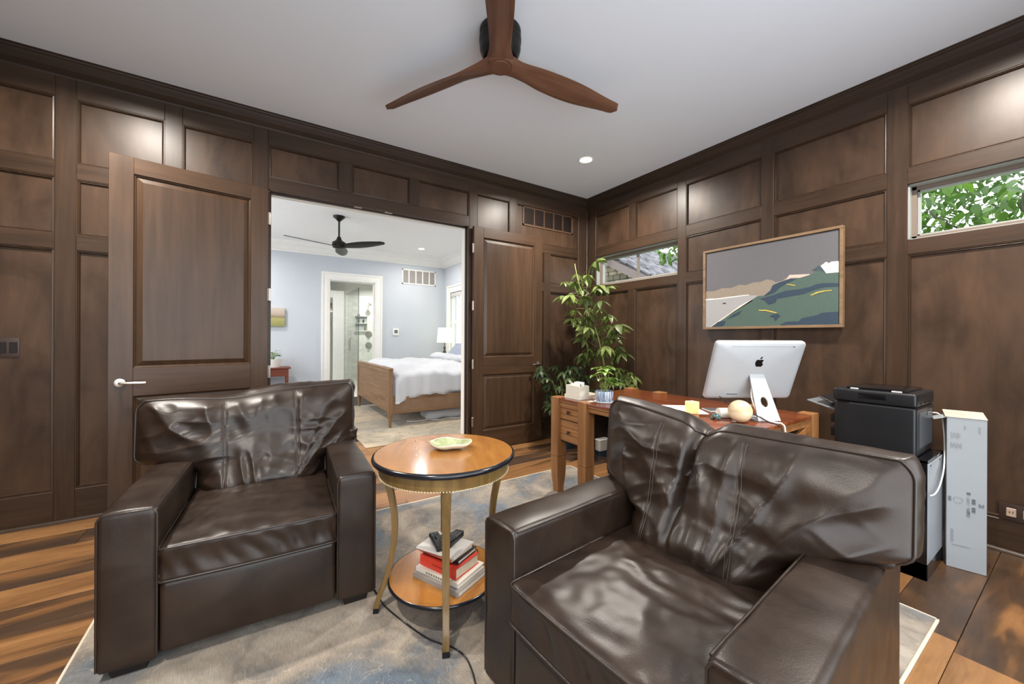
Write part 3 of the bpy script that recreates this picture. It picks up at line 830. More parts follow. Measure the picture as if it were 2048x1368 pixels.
# ================================================================ ROUND SIDE TABLE
M['cherry'] = wood('cherry_veneer', '#885623', '#9e6930', '#ad793e', 'X', 0.18, 12, 2.0, 0.3, coat=0.5, bmp=0.0, stretch=0.2)
M['olive'] = wood('golden_satin_wood', '#5a4524', '#725933', '#856a40', 'Z', 0.3, 30, 3.0, 0.3, coat=0.2, bmp=0.0)
M['ebony'] = plain('ebonised_edge', '#14151b', 0.2, var=0.1)
TC = Vector((0.715, 1.655, 0)); TH = 0.715
t_ = empty('round_side_table', (TC.x, TC.y, RUGZ), R(-112), 'round cherry side table with black rim, curved legs and lower shelf', 'side table')
zt = TH - RUGZ
MB().lathe([(0.0, zt - 0.018), (0.300, zt - 0.018), (0.3095, zt - 0.004), (0.3095, zt), (0.0, zt)], 72, cap=False).build('tabletop', M['cherry'], t_, ang=40)
rim = MB().lathe([(0.298, zt - 0.022), (0.309, zt - 0.024), (0.318, zt - 0.019), (0.321, zt - 0.011), (0.318, zt - 0.003), (0.3096, zt + 0.0006), (0.309, zt - 0.002)], 72, cap=False).build('rim', M['ebony'], t_, ang=60)
ap = MB().lathe([(0.283, zt - 0.075), (0.290, zt - 0.075), (0.292, zt - 0.045), (0.298, zt - 0.022), (0.285, zt - 0.022)], 72, cap=False).build('apron', M['olive'], t_, ang=40)
m = MB()
for k in range(150):
    a = 2 * PI * k / 150
    m.lathe([(0.0, -0.0035), (0.0028, -0.002), (0.0035, 0), (0.0028, 0.002), (0.0, 0.0035)], 6, (0.2905 * math.cos(a), 0.2905 * math.sin(a), zt - 0.0775), cap=False)
bd = m.build('beaded_edge', plain('pale_brass_bead', '#d8cba6', 0.35, 0.4, var=0.05), ap); bd['kind'] = 'stuff'
for k in range(4):
    a = k * PI / 2
    def ctr(z):
        q = z / zt   # sabre curve: out at top, in at two fifths, out again at the foot
        return 0.270 - 0.050 * math.sin(PI * min(1, max(0, (q - 0.10) / 0.86))) ** 1.3 + 0.030 * (1 - smooth01(q, 0.0, 0.22))
    vs = []; fs = []; n = 26
    for i in range(n):
        z = (zt - 0.02) * (1 - i / (n - 1)); rr2 = ctr(z); hw = 0.0135 + 0.008 * (z / zt) ** 2; hd = 0.011 + 0.004 * (z / zt)
        for (dr, dt) in ((-hd, -hw), (hd, -hw), (hd, hw), (-hd, hw)):
            r_ = rr2 + dr
            vs.append((r_ * math.cos(a) - dt * math.sin(a), r_ * math.sin(a) + dt * math.cos(a), z))
    for i in range(n - 1):
        for q in range(4): fs.append((i * 4 + q, i * 4 + (q + 1) % 4, i * 4 + 4 + (q + 1) % 4, i * 4 + 4 + q))
    fs += [(3, 2, 1, 0), tuple((n - 1) * 4 + q for q in range(4))]
    mm = MB(); mm.add(vs, fs)
    lg = mm.build('leg', M['olive'], t_, 0.002, 1)
    rr2 = ctr(0.0)
    vs = []
    for z, ex in ((0.0, 0.0008), (0.022, 0.0012)):
        r0 = ctr(z); hw = 0.0135 + ex; hd = 0.011 + ex
        for (dr, dt) in ((-hd, -hw), (hd, -hw), (-hd, hw), (hd, hw)):
            r_ = r0 + dr; vs.append((r_ * math.cos(a) - dt * math.sin(a), r_ * math.sin(a) + dt * math.cos(a), z))
    mm = MB(); mm.add(vs, [(0, 2, 3, 1), (4, 5, 7, 6), (0, 1, 5, 4), (2, 6, 7, 3), (0, 4, 6, 2), (1, 3, 7, 5)])
    mm.build('foot_cap', M['ebony'], lg)
SHZ = 0.165 - RUGZ
MB().lathe([(0.0, SHZ - 0.014), (0.236, SHZ - 0.014), (0.243, SHZ - 0.002), (0.243, SHZ), (0.0, SHZ)], 64, cap=False).build('shelf', M['cherry'], t_, ang=40)
MB().lathe([(0.235, SHZ - 0.017), (0.244, SHZ - 0.018), (0.251, SHZ - 0.010), (0.249, SHZ - 0.002), (0.2435, SHZ + 0.0005), (0.242, SHZ - 0.002)], 64, cap=False).build('shelf_rim', M['ebony'], t_, ang=60)

# shallow green dish on the table
m, nt, b = new_mat('green_glazed_ceramic')
v = coords(nt, (1, 1, 1), False)
c = ramp(nt, noise_n(nt, v, 26, 5, 0.6), [(0.3, srgb('#7d8660')), (0.55, srgb('#a3ab82')), (0.75, srgb('#c3c7a4'))])
nt.links.new(c.outputs[0], b.inputs['Base Color']); b.inputs['Roughness'].default_value = 0.3
M['dish'] = m
dc = empty('ceramic_dish', (0.747, 1.675, TH + 0.0005), R(-33), 'shallow oval green ceramic dish on the round side table', 'dish')
def dish(rf, zf):
    def f(i, j):
        a = 2 * PI * i / 48; r_, z = rf[j], zf[j]
        wob = 1 + 0.035 * math.sin(3 * a + 0.6) + 0.025 * math.sin(5 * a)
        return (0.100 * r_ * wob * math.cos(a), 0.074 * r_ * wob * math.sin(a), z + 0.004 * math.sin(4 * a) * r_)
    return f
MB().grid(dish([0.01, 0.3, 0.6, 0.85, 0.96], [0.007, 0.008, 0.013, 0.024, 0.031]), 48, 5, cu=True).build('bowl', M['dish'], dc, ang=80)
MB().grid(dish([0.96, 0.99, 1.0, 0.99, 0.88, 0.62, 0.42, 0.40, 0.01], [0.031, 0.0325, 0.031, 0.028, 0.019, 0.008, 0.004, 0.0045, 0.0045]), 48, 9, cu=True).build('rim', plain('pale_glazed_rim', '#dcd8c2', 0.35, var=0.06), dc, ang=80)

# books and remotes on the lower shelf
def book(name, c, rz, L, W, z0, th, cover, label, pages='#e3ddd0', hard=True, cat='book', spine=None):
    """L along local x (spine on -y side), W along y"""
    e = empty(name, (c[0], c[1], z0), rz, label, cat, 'books stacked on the lower shelf')
    cv = plain(name + '_cover', cover, 0.35, var=0.05)
    k = 0.003 if hard else 0.001; o = 0.004 if hard else 0.0
    cvm = MB().box(-L / 2, L / 2, -W / 2, W / 2, 0, k).box(-L / 2, L / 2, -W / 2, W / 2, th - k, th).box(-L / 2, L / 2, -W / 2, -W / 2 + k, k, th - k)
    cvo = cvm.build('cover', cv, e, 0.0006, 1)
    MB().box(-L / 2 + o, L / 2 - o, -W / 2 + k, W / 2 - o, k, th - k).build('pages', plain(name + '_pages', pages, 0.8, var=0.08, vscale=60), e)
    if spine:
        col, segs = spine
        sm = plain(name + '_print', col, 0.5)
        for (x0, x1, z0_, z1_) in segs:
            MB().box(x0, x1, -W / 2 - 0.0005, -W / 2 + 0.0005, z0_, z1_).build('spine_print', sm, cvo)
    return e
SZ = 0.1655
ang = math.atan2(1.486 - 1.739, 0.708 - 0.595)   # direction of the spines in the room
bc_ = (0.735, 1.655)
def txt(x0, n, w, z0, z1):
    return [(x0 + i * w, x0 + i * w + w * 0.6, z0, z1) for i in range(n)]
book('art_book', (0.722, 1.605), ang, 0.265, 0.20, SZ, 0.022, '#8b8580', 'large grey hardback at the bottom of the shelf stack')
book('picture_book', (0.726, 1.615), ang + 0.02, 0.245, 0.185, SZ + 0.0225, 0.020, '#cfc8bb', 'pale hardback with lettered spine under the red book', spine=('#6f7466', txt(-0.06, 9, 0.014, 0.005, 0.014)))
book('red_book', (0.724, 1.620), ang - 0.01, 0.215, 0.155, SZ + 0.043, 0.047, '#c43a2c', 'thick red hardback in the middle of the shelf stack', pages='#cdbfa8', spine=('#7c1a16', txt(-0.03, 7, 0.009, 0.021, 0.027)))
nb = book('notebook', (0.732, 1.633), ang + 0.05, 0.20, 0.135, SZ + 0.0905, 0.018, '#1b1a1b', 'black notebook with ribbon marker lying on the red book', cat='notebook')
MB().tube([(0.075, 0.066, 0.009), (0.085, 0.074, 0.006), (0.098, 0.078, -0.004), (0.104, 0.080, -0.02)], 0.002, 5).build('ribbon', M['black'], nb)
MB().box(0.055, 0.060, -0.0685, 0.0695, -0.0008, 0.0188).build('elastic_band', M['black'], nb)
book('paperback', (0.708, 1.637), ang + 0.03, 0.20, 0.145, SZ + 0.109, 0.014, '#a9584a', 'red-backed paperback second from the top of the shelf stack', pages='#d9c9b9', hard=False)
book('magazine', (0.708, 1.633), ang + 0.10, 0.205, 0.155, SZ + 0.1235, 0.008, '#cfcbc6', 'grey and white magazine at the top of the shelf stack', hard=False, cat='magazine')
def remote(c, rz, L, W, H, label, tilt=0):
    e = empty('remote_control', (c[0], c[1], c[2]), rz, label, 'remote control', 'remotes on the shelf stack')
    e.rotation_euler = (0, tilt, rz)
    soft_box(-L / 2, L / 2, -W / 2, W / 2, 0, H, 0.006, 0.02).build('body', M['black'], e, ang=60)
    btn = MB().box(-0.004, 0.004, -0.003, 0.003, H - 0.0005, H + 0.0015).mesh('button', 0.0005, 1); btn.materials.append(M['greyplastic'])
    for i in range(6):
        for j in (-1, 0, 1): link('button', btn, None, e, loc=(-L / 2 + 0.025 + i * 0.014, j * W * 0.27, 0))
RZ = SZ + 0.132
remote((0.680, 1.655, RZ), ang - 0.55, 0.15, 0.045, 0.020, 'dark remote control on the left of the shelf stack')
remote((0.732, 1.665, RZ), ang + 1.10, 0.14, 0.042, 0.020, 'dark remote control at the back of the shelf stack')
remote((0.748, 1.633, RZ + 0.001), ang + 1.75, 0.125, 0.046, 0.026, 'chunky black remote control with rows of keys on the right of the shelf stack')

# floor cord
pts = [(0.40, 2.25), (0.44, 2.08), (0.463, 1.951), (0.472, 1.85), (0.478, 1.778), (0.517, 1.643), (0.567, 1.506), (0.606, 1.442), (0.639, 1.397), (0.661, 1.33), (0.655, 1.261), (0.643, 1.215), (0.62, 1.12), (0.55, 0.98)]
sp = []
for i in range(len(pts) - 1):
    for k in range(4):
        t = k / 4; p0 = pts[max(i - 1, 0)]; p1 = pts[i]; p2 = pts[i + 1]; p3 = pts[min(i + 2, len(pts) - 1)]
        sp.append(tuple(0.5 * ((2 * p1[d]) + (-p0[d] + p2[d]) * t + (2 * p0[d] - 5 * p1[d] + 4 * p2[d] - p3[d]) * t * t + (-p0[d] + 3 * p1[d] - 3 * p2[d] + p3[d]) * t ** 3) for d in (0, 1)) + (RUGZ + 0.004,))
tag(MB().tube(sp, 0.0032, 6).build('power_cord', M['black']), 'thin black power cord running over the rug under the side table', 'cord')
# ================================================================ DESK
M['oak'] = wood('honey_desk_wood', '#74492a', '#8e6038', '#a07446', 'Z', 0.4, 26, 2.5, 0.35)
M['oaky'] = wood('honey_desk_board', '#74492a', '#8e6038', '#a07446', 'Y', 0.4, 26, 2.5, 0.35)
M['desktop'] = wood('red_brown_desk_top', '#5c2a14', '#783c1f', '#8e4e2a', 'Y', 0.22, 18, 2.5, 0.4, coat=0.35, bmp=0.0)
M['deskdark'] = plain('dark_desk_interior', '#2a1e17', 0.6, var=0.15)  # one dark tone for the pedestal carcasses and the kneehole panel
M['knob'] = plain('dark_iron_knob', '#3a2a20', 0.4, 0.4, var=0.1)
DX0, DX1, DY0, DY1, DH = 1.97, 2.915, 0.965, 2.43, 0.765
dk = empty('writing_desk', (0, 0, 0), 0, 'wooden pedestal desk with red-brown top carrying the computer', 'desk')
MB().box(DX0 + 0.004, DX1 - 0.004, DY0 + 0.01, DY1 - 0.02, DH - 0.020, DH).build('desktop', M['desktop'], dk, 0.003, 2)
MB().box(DX0 + 0.008, DX1 - 0.008, DY0 + 0.016, DY1 - 0.026, DH - 0.034, DH - 0.020).build('moulding', M['oaky'], dk, 0.003, 2)
MB().box(DX0 + 0.016, DX1 - 0.016, DY0 + 0.02, DY1 - 0.03, DH - 0.066, DH - 0.034).build('apron', M['oaky'], dk, 0.002, 1)
def desk_leg(x0, x1, y0, y1, top_=DH + 0.002, z0=RUGZ):
    cx, cy, a, b = (x0 + x1) / 2, (y0 + y1) / 2, (x1 - x0) / 2, (y1 - y0) / 2
    m = MB().box(x0, x1, y0, y1, 0.30, top_)
    zs = [0.30, 0.22, 0.16, 0.11, 0.07, 0.03, z0]; ks = [1.0, 0.99, 0.95, 0.86, 0.76, 0.70, 0.72]
    vs = []; fs = []
    for z, k in zip(zs, ks): vs += [(cx - a * k, cy - b * k, z), (cx + a * k, cy - b * k, z), (cx + a * k, cy + b * k, z), (cx - a * k, cy + b * k, z)]
    for i in range(len(zs) - 1):
        for q in range(4): fs.append((i * 4 + q, i * 4 + (q + 1) % 4, i * 4 + 4 + (q + 1) % 4, i * 4 + 4 + q))
    n = len(vs); fs += [(n - 4, n - 3, n - 2, n - 1)]
    m.add(vs, fs); m.build('leg', M['oak'], dk, 0.002, 1)
PS = 0.085
for y0 in (2.345, 2.035, 1.275, 0.965):
    desk_leg(DX0 - 0.004, DX0 + PS, y0, y0 + PS, z0=RUGZ)
    desk_leg(DX1 - PS, DX1 + 0.006, y0 - 0.0, y0 + PS, DH + 0.012, z0=0.0)
def pedestal(y0, y1, drawers):
    MB().box(DX0 + 0.03, DX1 - 0.02, y0 - 0.005, y1 + 0.005, 0.425, DH - 0.06).build('carcass', M['deskdark'], dk, 0.002, 1)
    if drawers:
        for z0, z1 in ((0.600, 0.752 - 0.02), (0.432, 0.594)):
            d = empty('drawer', (DX0 + 0.02, (y0 + y1) / 2, z0)); d.parent = dk
            h = z1 - z0; nB = 3
            for i in range(nB):
                MB().box(0.0, 0.018, -(y1 - y0) / 2 + 0.002, (y1 - y0) / 2 - 0.002, i * h / nB + 0.0012, (i + 1) * h / nB - 0.0012).build('board', M['oaky'], d, 0.0025, 1)
            MB().lathe([(0.0, -0.028), (0.012, -0.026), (0.0155, -0.020), (0.010, -0.012), (0.006, -0.008), (0.006, 0.0)], 6, (0, 0, h / 2), 'X').build('knob', M['knob'], d, 0.001, 1)
pedestal(2.12, 2.345, True)
pedestal(1.05, 1.275, True)
# crossed braces on the end panel
for s in (-1, 1):
    a = Vector((DX0 + PS + 0.01, DY0 + 0.03, 0.44 if s > 0 else 0.69)); b = Vector((DX1 - PS - 0.01, DY0 + 0.03, 0.69 if s > 0 else 0.44))
    d = (b - a).normalized(); n = Vector((-d.z, 0, d.x)) * 0.018
    vs = [p + o * n + Vector((0, y, 0)) for y in (-0.012, 0.012) for p, o in ((a, -1), (b, -1), (b, 1), (a, 1))]
    m = MB(); m.add(vs, [(0, 1, 2, 3), (7, 6, 5, 4), (0, 4, 5, 1), (1, 5, 6, 2), (2, 6, 7, 3), (3, 7, 4, 0)]); m.build('brace', M['oak'], dk, 0.001, 1)
MB().box(DX0 + 0.60, DX0 + 0.62, 1.36, 2.035, 0.24, DH - 0.06).build('modesty_panel', M['deskdark'], dk, 0.002, 1)
MB().box(DX0 + 0.50, DX0 + 0.56, 1.36, 2.035, 0.16, 0.235).build('stretcher', M['oaky'], dk, 0.002, 1)
bxo = empty('outlet_box', (2.11, 2.008, 0.415), 0, 'small pale box fixed inside the desk kneehole', 'box')
MB().box(-0.05, 0.045, -0.024, 0.026, 0.0, 0.075).build('body', plain('pale_box_card', '#a9a296', 0.6, var=0.05), bxo, 0.004, 1)
MB().box(-0.053, 0.048, -0.027, 0.026, 0.0755, 0.085).build('lid', M['paper'], bxo, 0.003, 1)

# ---- things on the desk
# cream index-card box in its tray
M['cream'] = plain('cream_lacquer', '#dcd5c4', 0.4, var=0.03)
cb = empty('card_box', (2.135, 2.265, DH + 0.0005), R(0), 'cream paper-sorter box in a low tray on the desk corner', 'box')
def open_box(m, x0, x1, y0, y1, z0, z1, w): 
    m.box(x0, x1, y0, y1, z0, z0 + w).box(x0, x0 + w, y0, y1, z0 + w, z1).box(x1 - w, x1, y0, y1, z0 + w, z1).box(x0 + w, x1 - w, y0, y0 + w, z0 + w, z1).box(x0 + w, x1 - w, y1 - w, y1, z0 + w, z1); return m
open_box(MB(), -0.115, 0.115, -0.105, 0.065, 0, 0.030, 0.005).build('tray', M['cream'], cb, 0.001, 1)
open_box(MB(), -0.107, -0.005, -0.098, 0.058, 0.0055, 0.103, 0.005).build('bin', M['cream'], cb, 0.001, 1)
for i, (x, col, h) in enumerate(((-0.09, '#f2f0ea', 0.112), (-0.075, '#e9e6df', 0.118), (-0.058, '#23252b', 0.110), (-0.046, '#f4f3f0', 0.125), (-0.03, '#cfd6e2', 0.128), (-0.018, '#50608a', 0.117))):
    MB().box(x, x + 0.004, -0.08 + 0.012 * (i % 3), 0.02 + 0.008 * (i % 2), 0.012, h).build('card', plain('card_%s' % col[1:], col, 0.6), cb)
# blue ribbed pot with a leafy plant
m, nt, b = new_mat('blue_striped_glaze')
v = coords(nt, (1, 1, 0.05), False)
c = ramp(nt, noise_n(nt, v, 130, 2, 0.6), [(0.36, srgb('#5f7490')), (0.5, srgb('#8ea0b6')), (0.62, srgb('#cdd4da'))])
nt.links.new(c.outputs[0], b.inputs['Base Color']); b.inputs['Roughness'].default_value = 0.3
M['bluepot'] = m
M['soil'] = plain('potting_soil', '#2c2018', 0.9, var=0.3, vscale=60)
def leaf_mat(name, lo, hi, tr=0.25):
    m, nt, b = new_mat(name)
    v = coords(nt)
    oi = N(nt, 'ShaderNodeObjectInfo')
    n1 = noise_n(nt, v, 14, 3)
    ad = N(nt, 'ShaderNodeMath', operation='MULTIPLY_ADD'); nt.links.new(oi.outputs['Random'], ad.inputs[0]); ad.inputs[1].default_value = 0.5
    mu = N(nt, 'ShaderNodeMath', operation='MULTIPLY'); nt.links.new(n1, mu.inputs[0]); mu.inputs[1].default_value = 0.5
    nt.links.new(mu.outputs[0], ad.inputs[2])
    c = ramp(nt, ad.outputs[0], [(0.2, srgb(lo)), (0.75, srgb(hi))])
    nt.links.new(c.outputs[0], b.inputs['Base Color']); b.inputs['Roughness'].default_value = 0.4
    b.inputs['Transmission Weight'].default_value = 0.0
    b.inputs['Subsurface Weight'].default_value = 0.0
    t = N(nt, 'ShaderNodeBsdfTranslucent'); nt.links.new(c.outputs[0], t.inputs[0])
    mi = N(nt, 'ShaderNodeMixShader'); mi.inputs[0].default_value = tr
    nt.links.new(b.outputs[0], mi.inputs[1]); nt.links.new(t.outputs[0], mi.inputs[2]); nt.links.new(mi.outputs[0], nt.nodes['Material Output'].inputs[0])
    return m
M['leaf_bright'] = leaf_mat('bright_green_leaf', '#4d7526', '#7fa53c')
M['leaf_schef'] = leaf_mat('schefflera_leaf', '#36451f', '#7c8a49')
M['leaf_dark'] = leaf_mat('dark_schefflera_leaf', '#28391f', '#5a6b40')
M['leaf_tree'] = leaf_mat('tree_leaf', '#2a4a10', '#56781f', 0.5)
M['stem'] = plain('green_stem', '#7d8a45', 0.5, var=0.1)
M['bark'] = plain('grey_bark', '#3d352e', 0.9, var=0.25, vscale=30)

def leaflet(m, base, d, upv, L, W, droop=0.25, fold=0.12, n=5):
    """pointed oval leaf as a folded two-sided strip"""
    d = d.normalized(); side = d.cross(upv)
    side = side.normalized() if side.length > 1e-4 else Vector((1, 0, 0))
    nrm = side.cross(d).normalized()
    vs = []; fs = []
    for i in range(n + 1):
        t = i / n
        w = W * (math.sin(PI * min(1, t * 0.97 + 0.03) ** 0.85)) if 0 < i < n else W * 0.04
        c = base + d * (L * t) - nrm * (droop * L * t * t)
        vs += [c - side * w / 2 + nrm * fold * w, c, c + side * w / 2 + nrm * fold * w]
    for i in range(n):
        for q in (0, 1): fs.append((i * 3 + q, i * 3 + q + 1, i * 3 + q + 4, i * 3 + q + 3))
    m.add(vs, fs)
def palmate(rn, k, L, W, pet):
    """compound leaf: origin at the stem, petiole along +x, leaflets at its end"""
    m = MB()
    tip = Vector((pet, 0, 0.10 * pet))
    m.tube([(0, 0, 0), (pet * 0.5, 0, 0.08 * pet), tip], 0.0022, 4)
    for i in range(k):
        a = 2 * PI * (i + 0.3 * rn.random()) / k
        out = Vector((math.cos(a), math.sin(a), -0.35 - 0.25 * rn.random()))
        leaflet(m, tip, out, Vector((0, 0, 1)), L * rn.uniform(0.8, 1.1), W * rn.uniform(0.85, 1.1), 0.35)
    return m
bp = empty('potted_plant', (2.125, 2.005, DH + 0.0005), 0, 'small bright green plant in a blue ribbed pot on the desk', 'plant')
prof_ = [(0.0, 0.004), (0.052, 0.004), (0.058, 0.012), (0.066, 0.045), (0.066, 0.080), (0.063, 0.084), (0.060, 0.080), (0.060, 0.066)]
MB().lathe(prof_, 40, cap=False).build('pot', M['bluepot'], bp, ang=50)
MB().lathe([(0.0, 0.0), (0.07, 0.0), (0.078, 0.006), (0.070, 0.008), (0.0, 0.004)], 32, cap=False).build('saucer', plain('pale_saucer', '#c9ccd0', 0.4), bp)
MB().lathe([(0.0, 0.068), (0.060, 0.066)], 24, cap=False).build('soil', M['soil'], bp)
rn = random.Random(5)
for i in range(13):
    a = rn.uniform(0, 2 * PI); h = rn.uniform(0.07, 0.19); r_ = rn.uniform(0.02, 0.085)
    st = MB(); b0 = Vector((0.012 * math.cos(a), 0.012 * math.sin(a), 0.066)); t0 = Vector((r_ * math.cos(a), r_ * math.sin(a), 0.066 + h))
    st.tube([b0, (b0 + t0) / 2 + Vector((0, 0, 0.02)), t0], 0.0018, 5)
    so = st.build('stalk', M['stem'], bp)
    lm_ = MB()
    for q in range(3):
        aa = a + (q - 1) * 1.3
        leaflet(lm_, t0, Vector((math.cos(aa), math.sin(aa), 0.15)), Vector((0, 0, 1)), rn.uniform(0.05, 0.075), rn.uniform(0.035, 0.05), 0.4)
    lm_.build('leaf', M['leaf_bright'], so, ang=80)
tag(MB().box(2.03, 2.075, 2.055, 2.085, DH + 0.0003, DH + 0.004).build('paper_slip', M['paper']), 'tiny white paper slip on the desk before the cream box', 'paper')
# papers under the candle
ps = MB().box(-0.15, 0.15, -0.105, 0.105, 0.0003, 0.003).build('paper_sheets', M['paper'], None, loc=(2.36, 1.52, DH), rot=(0, 0, R(50)))
tag(ps, 'loose white sheets of paper lying under the lit candle', 'paper')
# lit candle in a frosted glass
cn = empty('glass_candle', (2.285, 1.415, DH + 0.0035), 0, 'lit candle in a frosted amber glass on the desk', 'candle')
m, nt, b = new_mat('candle_glass_glow')
b.inputs['Base Color'].default_value = srgb('#e8c896'); b.inputs['Roughness'].default_value = 0.35
b.inputs['Emission Color'].default_value = srgb('#f7b869'); b.inputs['Emission Strength'].default_value = 0.45
MB().lathe([(0.0, 0.0), (0.036, 0.0), (0.040, 0.004), (0.041, 0.070), (0.0385, 0.070), (0.0375, 0.052)], 36, cap=False).build('glass', m, cn, ang=50)
MB().lathe([(0.0, 0.053), (0.0378, 0.052)], 24, cap=False).build('wax', emit('warm_wax', '#ffd9a0', 1.2), cn)
MB().tube([(0, 0, 0.052), (0.001, 0, 0.060)], 0.001, 5).build('wick', M['black'], cn)
MB().lathe([(0.0, 0.058), (0.0035, 0.061), (0.004, 0.066), (0.002, 0.073), (0.0, 0.079)], 10, cap=False).build('flame', emit('candle_flame', '#ffe2a8', 14), cn)
# small glass turtle
M['teal'] = plain('teal_glass', '#3f5f63', 0.12, spec=0.8, var=0.3, vscale=40)
tt = empty('turtle_figurine', (2.235, 1.235, DH + 0.0005), R(200), 'tiny teal glass turtle between the candle and the stone ball', 'figurine')
MB().lathe([(0.0, 0.008), (0.024, 0.008), (0.026, 0.014), (0.021, 0.026), (0.011, 0.033), (0.0, 0.035)], 18, cap=False).build('shell', M['teal'], tt)
soft_box(0.022, 0.042, -0.007, 0.007, 0.014, 0.028, 0.0065, 0.01).build('head', plain('amber_glass', '#5a4a22', 0.15, var=0.2), tt)
for x, y in ((0.014, 0.02), (0.014, -0.02), (-0.016, 0.018), (-0.016, -0.018)):
    soft_box(x - 0.007, x + 0.007, y - 0.007, y + 0.007, 0.0, 0.014, 0.006, 0.01).build('leg', M['teal'], tt)
# onyx ball
m, nt, b = new_mat('banded_onyx')
v = coords(nt, (0.5, 0.5, 4), False)
c = ramp(nt, noise_n(nt, v, 12, 4, 0.6, 0.4), [(0.3, srgb('#cdb083')), (0.5, srgb('#e2cda4')), (0.7, srgb('#eee2c6'))])
nt.links.new(c.outputs[0], b.inputs['Base Color']); b.inputs['Roughness'].default_value = 0.35
sb = MB().lathe([(0.0015 + 0.0605 * math.sin(PI * i / 24), -0.062 * math.cos(PI * i / 24)) for i in range(25)], 40, cap=False).build('stone_ball', m, None, ang=80, loc=(2.275, 1.120, DH + 0.0625))
tag(sb, 'round cream banded stone ball on the desk before the computer', 'ornament')
cy = empty('desk_speaker', (2.335, 1.212, DH + 0.031), 0, 'white and chrome cylinder lying beside the stone ball', 'speaker')
MB().lathe([(0.0, -0.065), (0.028, -0.065), (0.030, -0.062), (0.030, 0.065), (0.0, 0.065)], 28, (0, 0, 0), 'X', cap=False).build('body', M['white'], cy, ang=40)
MB().lathe([(0.0302, 0.0), (0.0308, 0.0), (0.0308, 0.055), (0.0302, 0.055)], 28, (0, 0, 0), 'X', cap=False).build('band', plain('chrome', '#c8ccd2', 0.08, 1.0), cy, ang=40)
cy.rotation_euler = (0, 0, R(-33))

# ---- computer seen from behind
alu = plain('silver_aluminium', '#b3b5b7', 0.42, 0.2, var=0.02)
back = Vector((-0.5466, -0.8374, 0)); side = Vector((0.8374, -0.5466, 0))
pc = empty('desktop_computer', (2.455, 1.095, DH + 0.0005), R(-31), 'silver all-in-one computer turned away on the desk, dark fruit emblem on its back', 'computer')
# local: x right, -y towards the viewer (its back)
BWd, BHt, TILT = 0.530, 0.372, R(22)
# screen slab: pivot at bottom edge
px, pz, py = -0.026, 0.114, 0.095
Ms = Matrix.Translation((px, py, pz)) @ Matrix.Rotation(TILT, 4, 'X')
def slab(i, j):
    # superellipse outline in x-z, bulging back
    return None
def rrect(w, h, r, n=6):
    pts = []
    for cx, cz, a0 in ((w / 2 - r, h / 2 - r, 0), (-w / 2 + r, h / 2 - r, 90), (-w / 2 + r, -h / 2 + r, 180), (w / 2 - r, -h / 2 + r, 270)):
        for k in range(n + 1):
            a = R(a0 + 90 * k / n); pts.append((cx + r * math.cos(a), cz + r * math.sin(a)))
    return pts
rings = []
for sc_, y in ((1.0, 0.012), (1.0, -0.004), (0.990, -0.009), (0.93, -0.013), (0.80, -0.017), (0.60, -0.021), (0.35, -0.024), (0.08, -0.025)):
    rings.append([Ms @ Vector((x * sc_, y, z * sc_ + BHt / 2)) for x, z in rrect(BWd, BHt, 0.022)])
n = len(rings[0]); vs = [p for r_ in rings for p in r_]; fs = [tuple(range(n))]
for i in range(len(rings) - 1):
    for q in range(n): fs.append((i * n + q, i * n + (q + 1) % n, (i + 1) * n + (q + 1) % n, (i + 1) * n + q))
fs.append(tuple((len(rings) - 1) * n + q for q in range(n - 1, -1, -1)))
m = MB(); m.add(vs, fs); bodyo = m.build('screen_back', alu, pc, ang=50)
m = MB(); m.box(-BWd / 2 + 0.01, BWd / 2 - 0.01, 0.0121, 0.0135, 0.07, BHt - 0.01, Ms); m.build('screen', M['gloss_black'], pc)
def onback(x, z):   # depth of the back shell at a point
    w = max(abs(x) / (BWd / 2), abs(z - BHt / 2) / (BHt / 2))
    tab = ((0.08, -0.025), (0.35, -0.024), (0.60, -0.021), (0.80, -0.017), (0.93, -0.013), (0.990, -0.009), (1.0, -0.004))
    if w <= 0.08: return -0.025
    for (a, ya), (b_, yb2) in zip(tab[:-1], tab[1:]):
        if w <= b_: return ya + (yb2 - ya) * (w - a) / (b_ - a)
    return -0.004
def flat(poly, name, mat, lift=0.0012):
    vs = [Ms @ Vector((x, onback(x, z) - lift, z)) for x, z in poly]
    vs2 = [Ms @ Vector((x, onback(x, z) + 0.001, z)) for x, z in poly]
    k = len(poly); m = MB(); m.add(vs + vs2, [tuple(range(k)), tuple(range(2 * k - 1, k - 1, -1))] + [(i, (i + 1) % k, (i + 1) % k + k, i + k) for i in range(k)])
    return m.build(name, mat, bodyo, smooth=False)
# emblem: apple outline with a bite and a leaf, seen from behind the screen
ex, ez, es = 0.006, 0.246, 0.0265
out_ = []
body_pts = [(0.0, 0.62), (0.22, 0.72), (0.48, 0.76), (0.72, 0.66), (0.86, 0.50), (0.70, 0.34), (0.62, 0.10), (0.68, -0.14), (0.92, -0.32), (0.80, -0.62), (0.58, -0.90), (0.36, -0.98), (0.12, -0.90), (0.0, -0.88), (-0.14, -0.91), (-0.38, -0.98), (-0.60, -0.84), (-0.82, -0.50), (-0.93, -0.10), (-0.90, 0.28), (-0.72, 0.60), (-0.42, 0.76), (-0.18, 0.70)]
flat([(ex + es * x, ez + es * z) for x, z in body_pts], 'emblem', M['gloss_black'])
flat([(ex + es * x, ez + es * z) for x, z in ((0.02, 0.84), (0.10, 0.83), (0.30, 0.95), (0.44, 1.16), (0.46, 1.42), (0.38, 1.43), (0.16, 1.30), (0.03, 1.08))], 'emblem_leaf', M['gloss_black'])
flat([(-0.175, 0.343), (0.19, 0.343), (0.19, 0.3445), (-0.175, 0.3445)], 'disc_slot', M['greyplastic'])
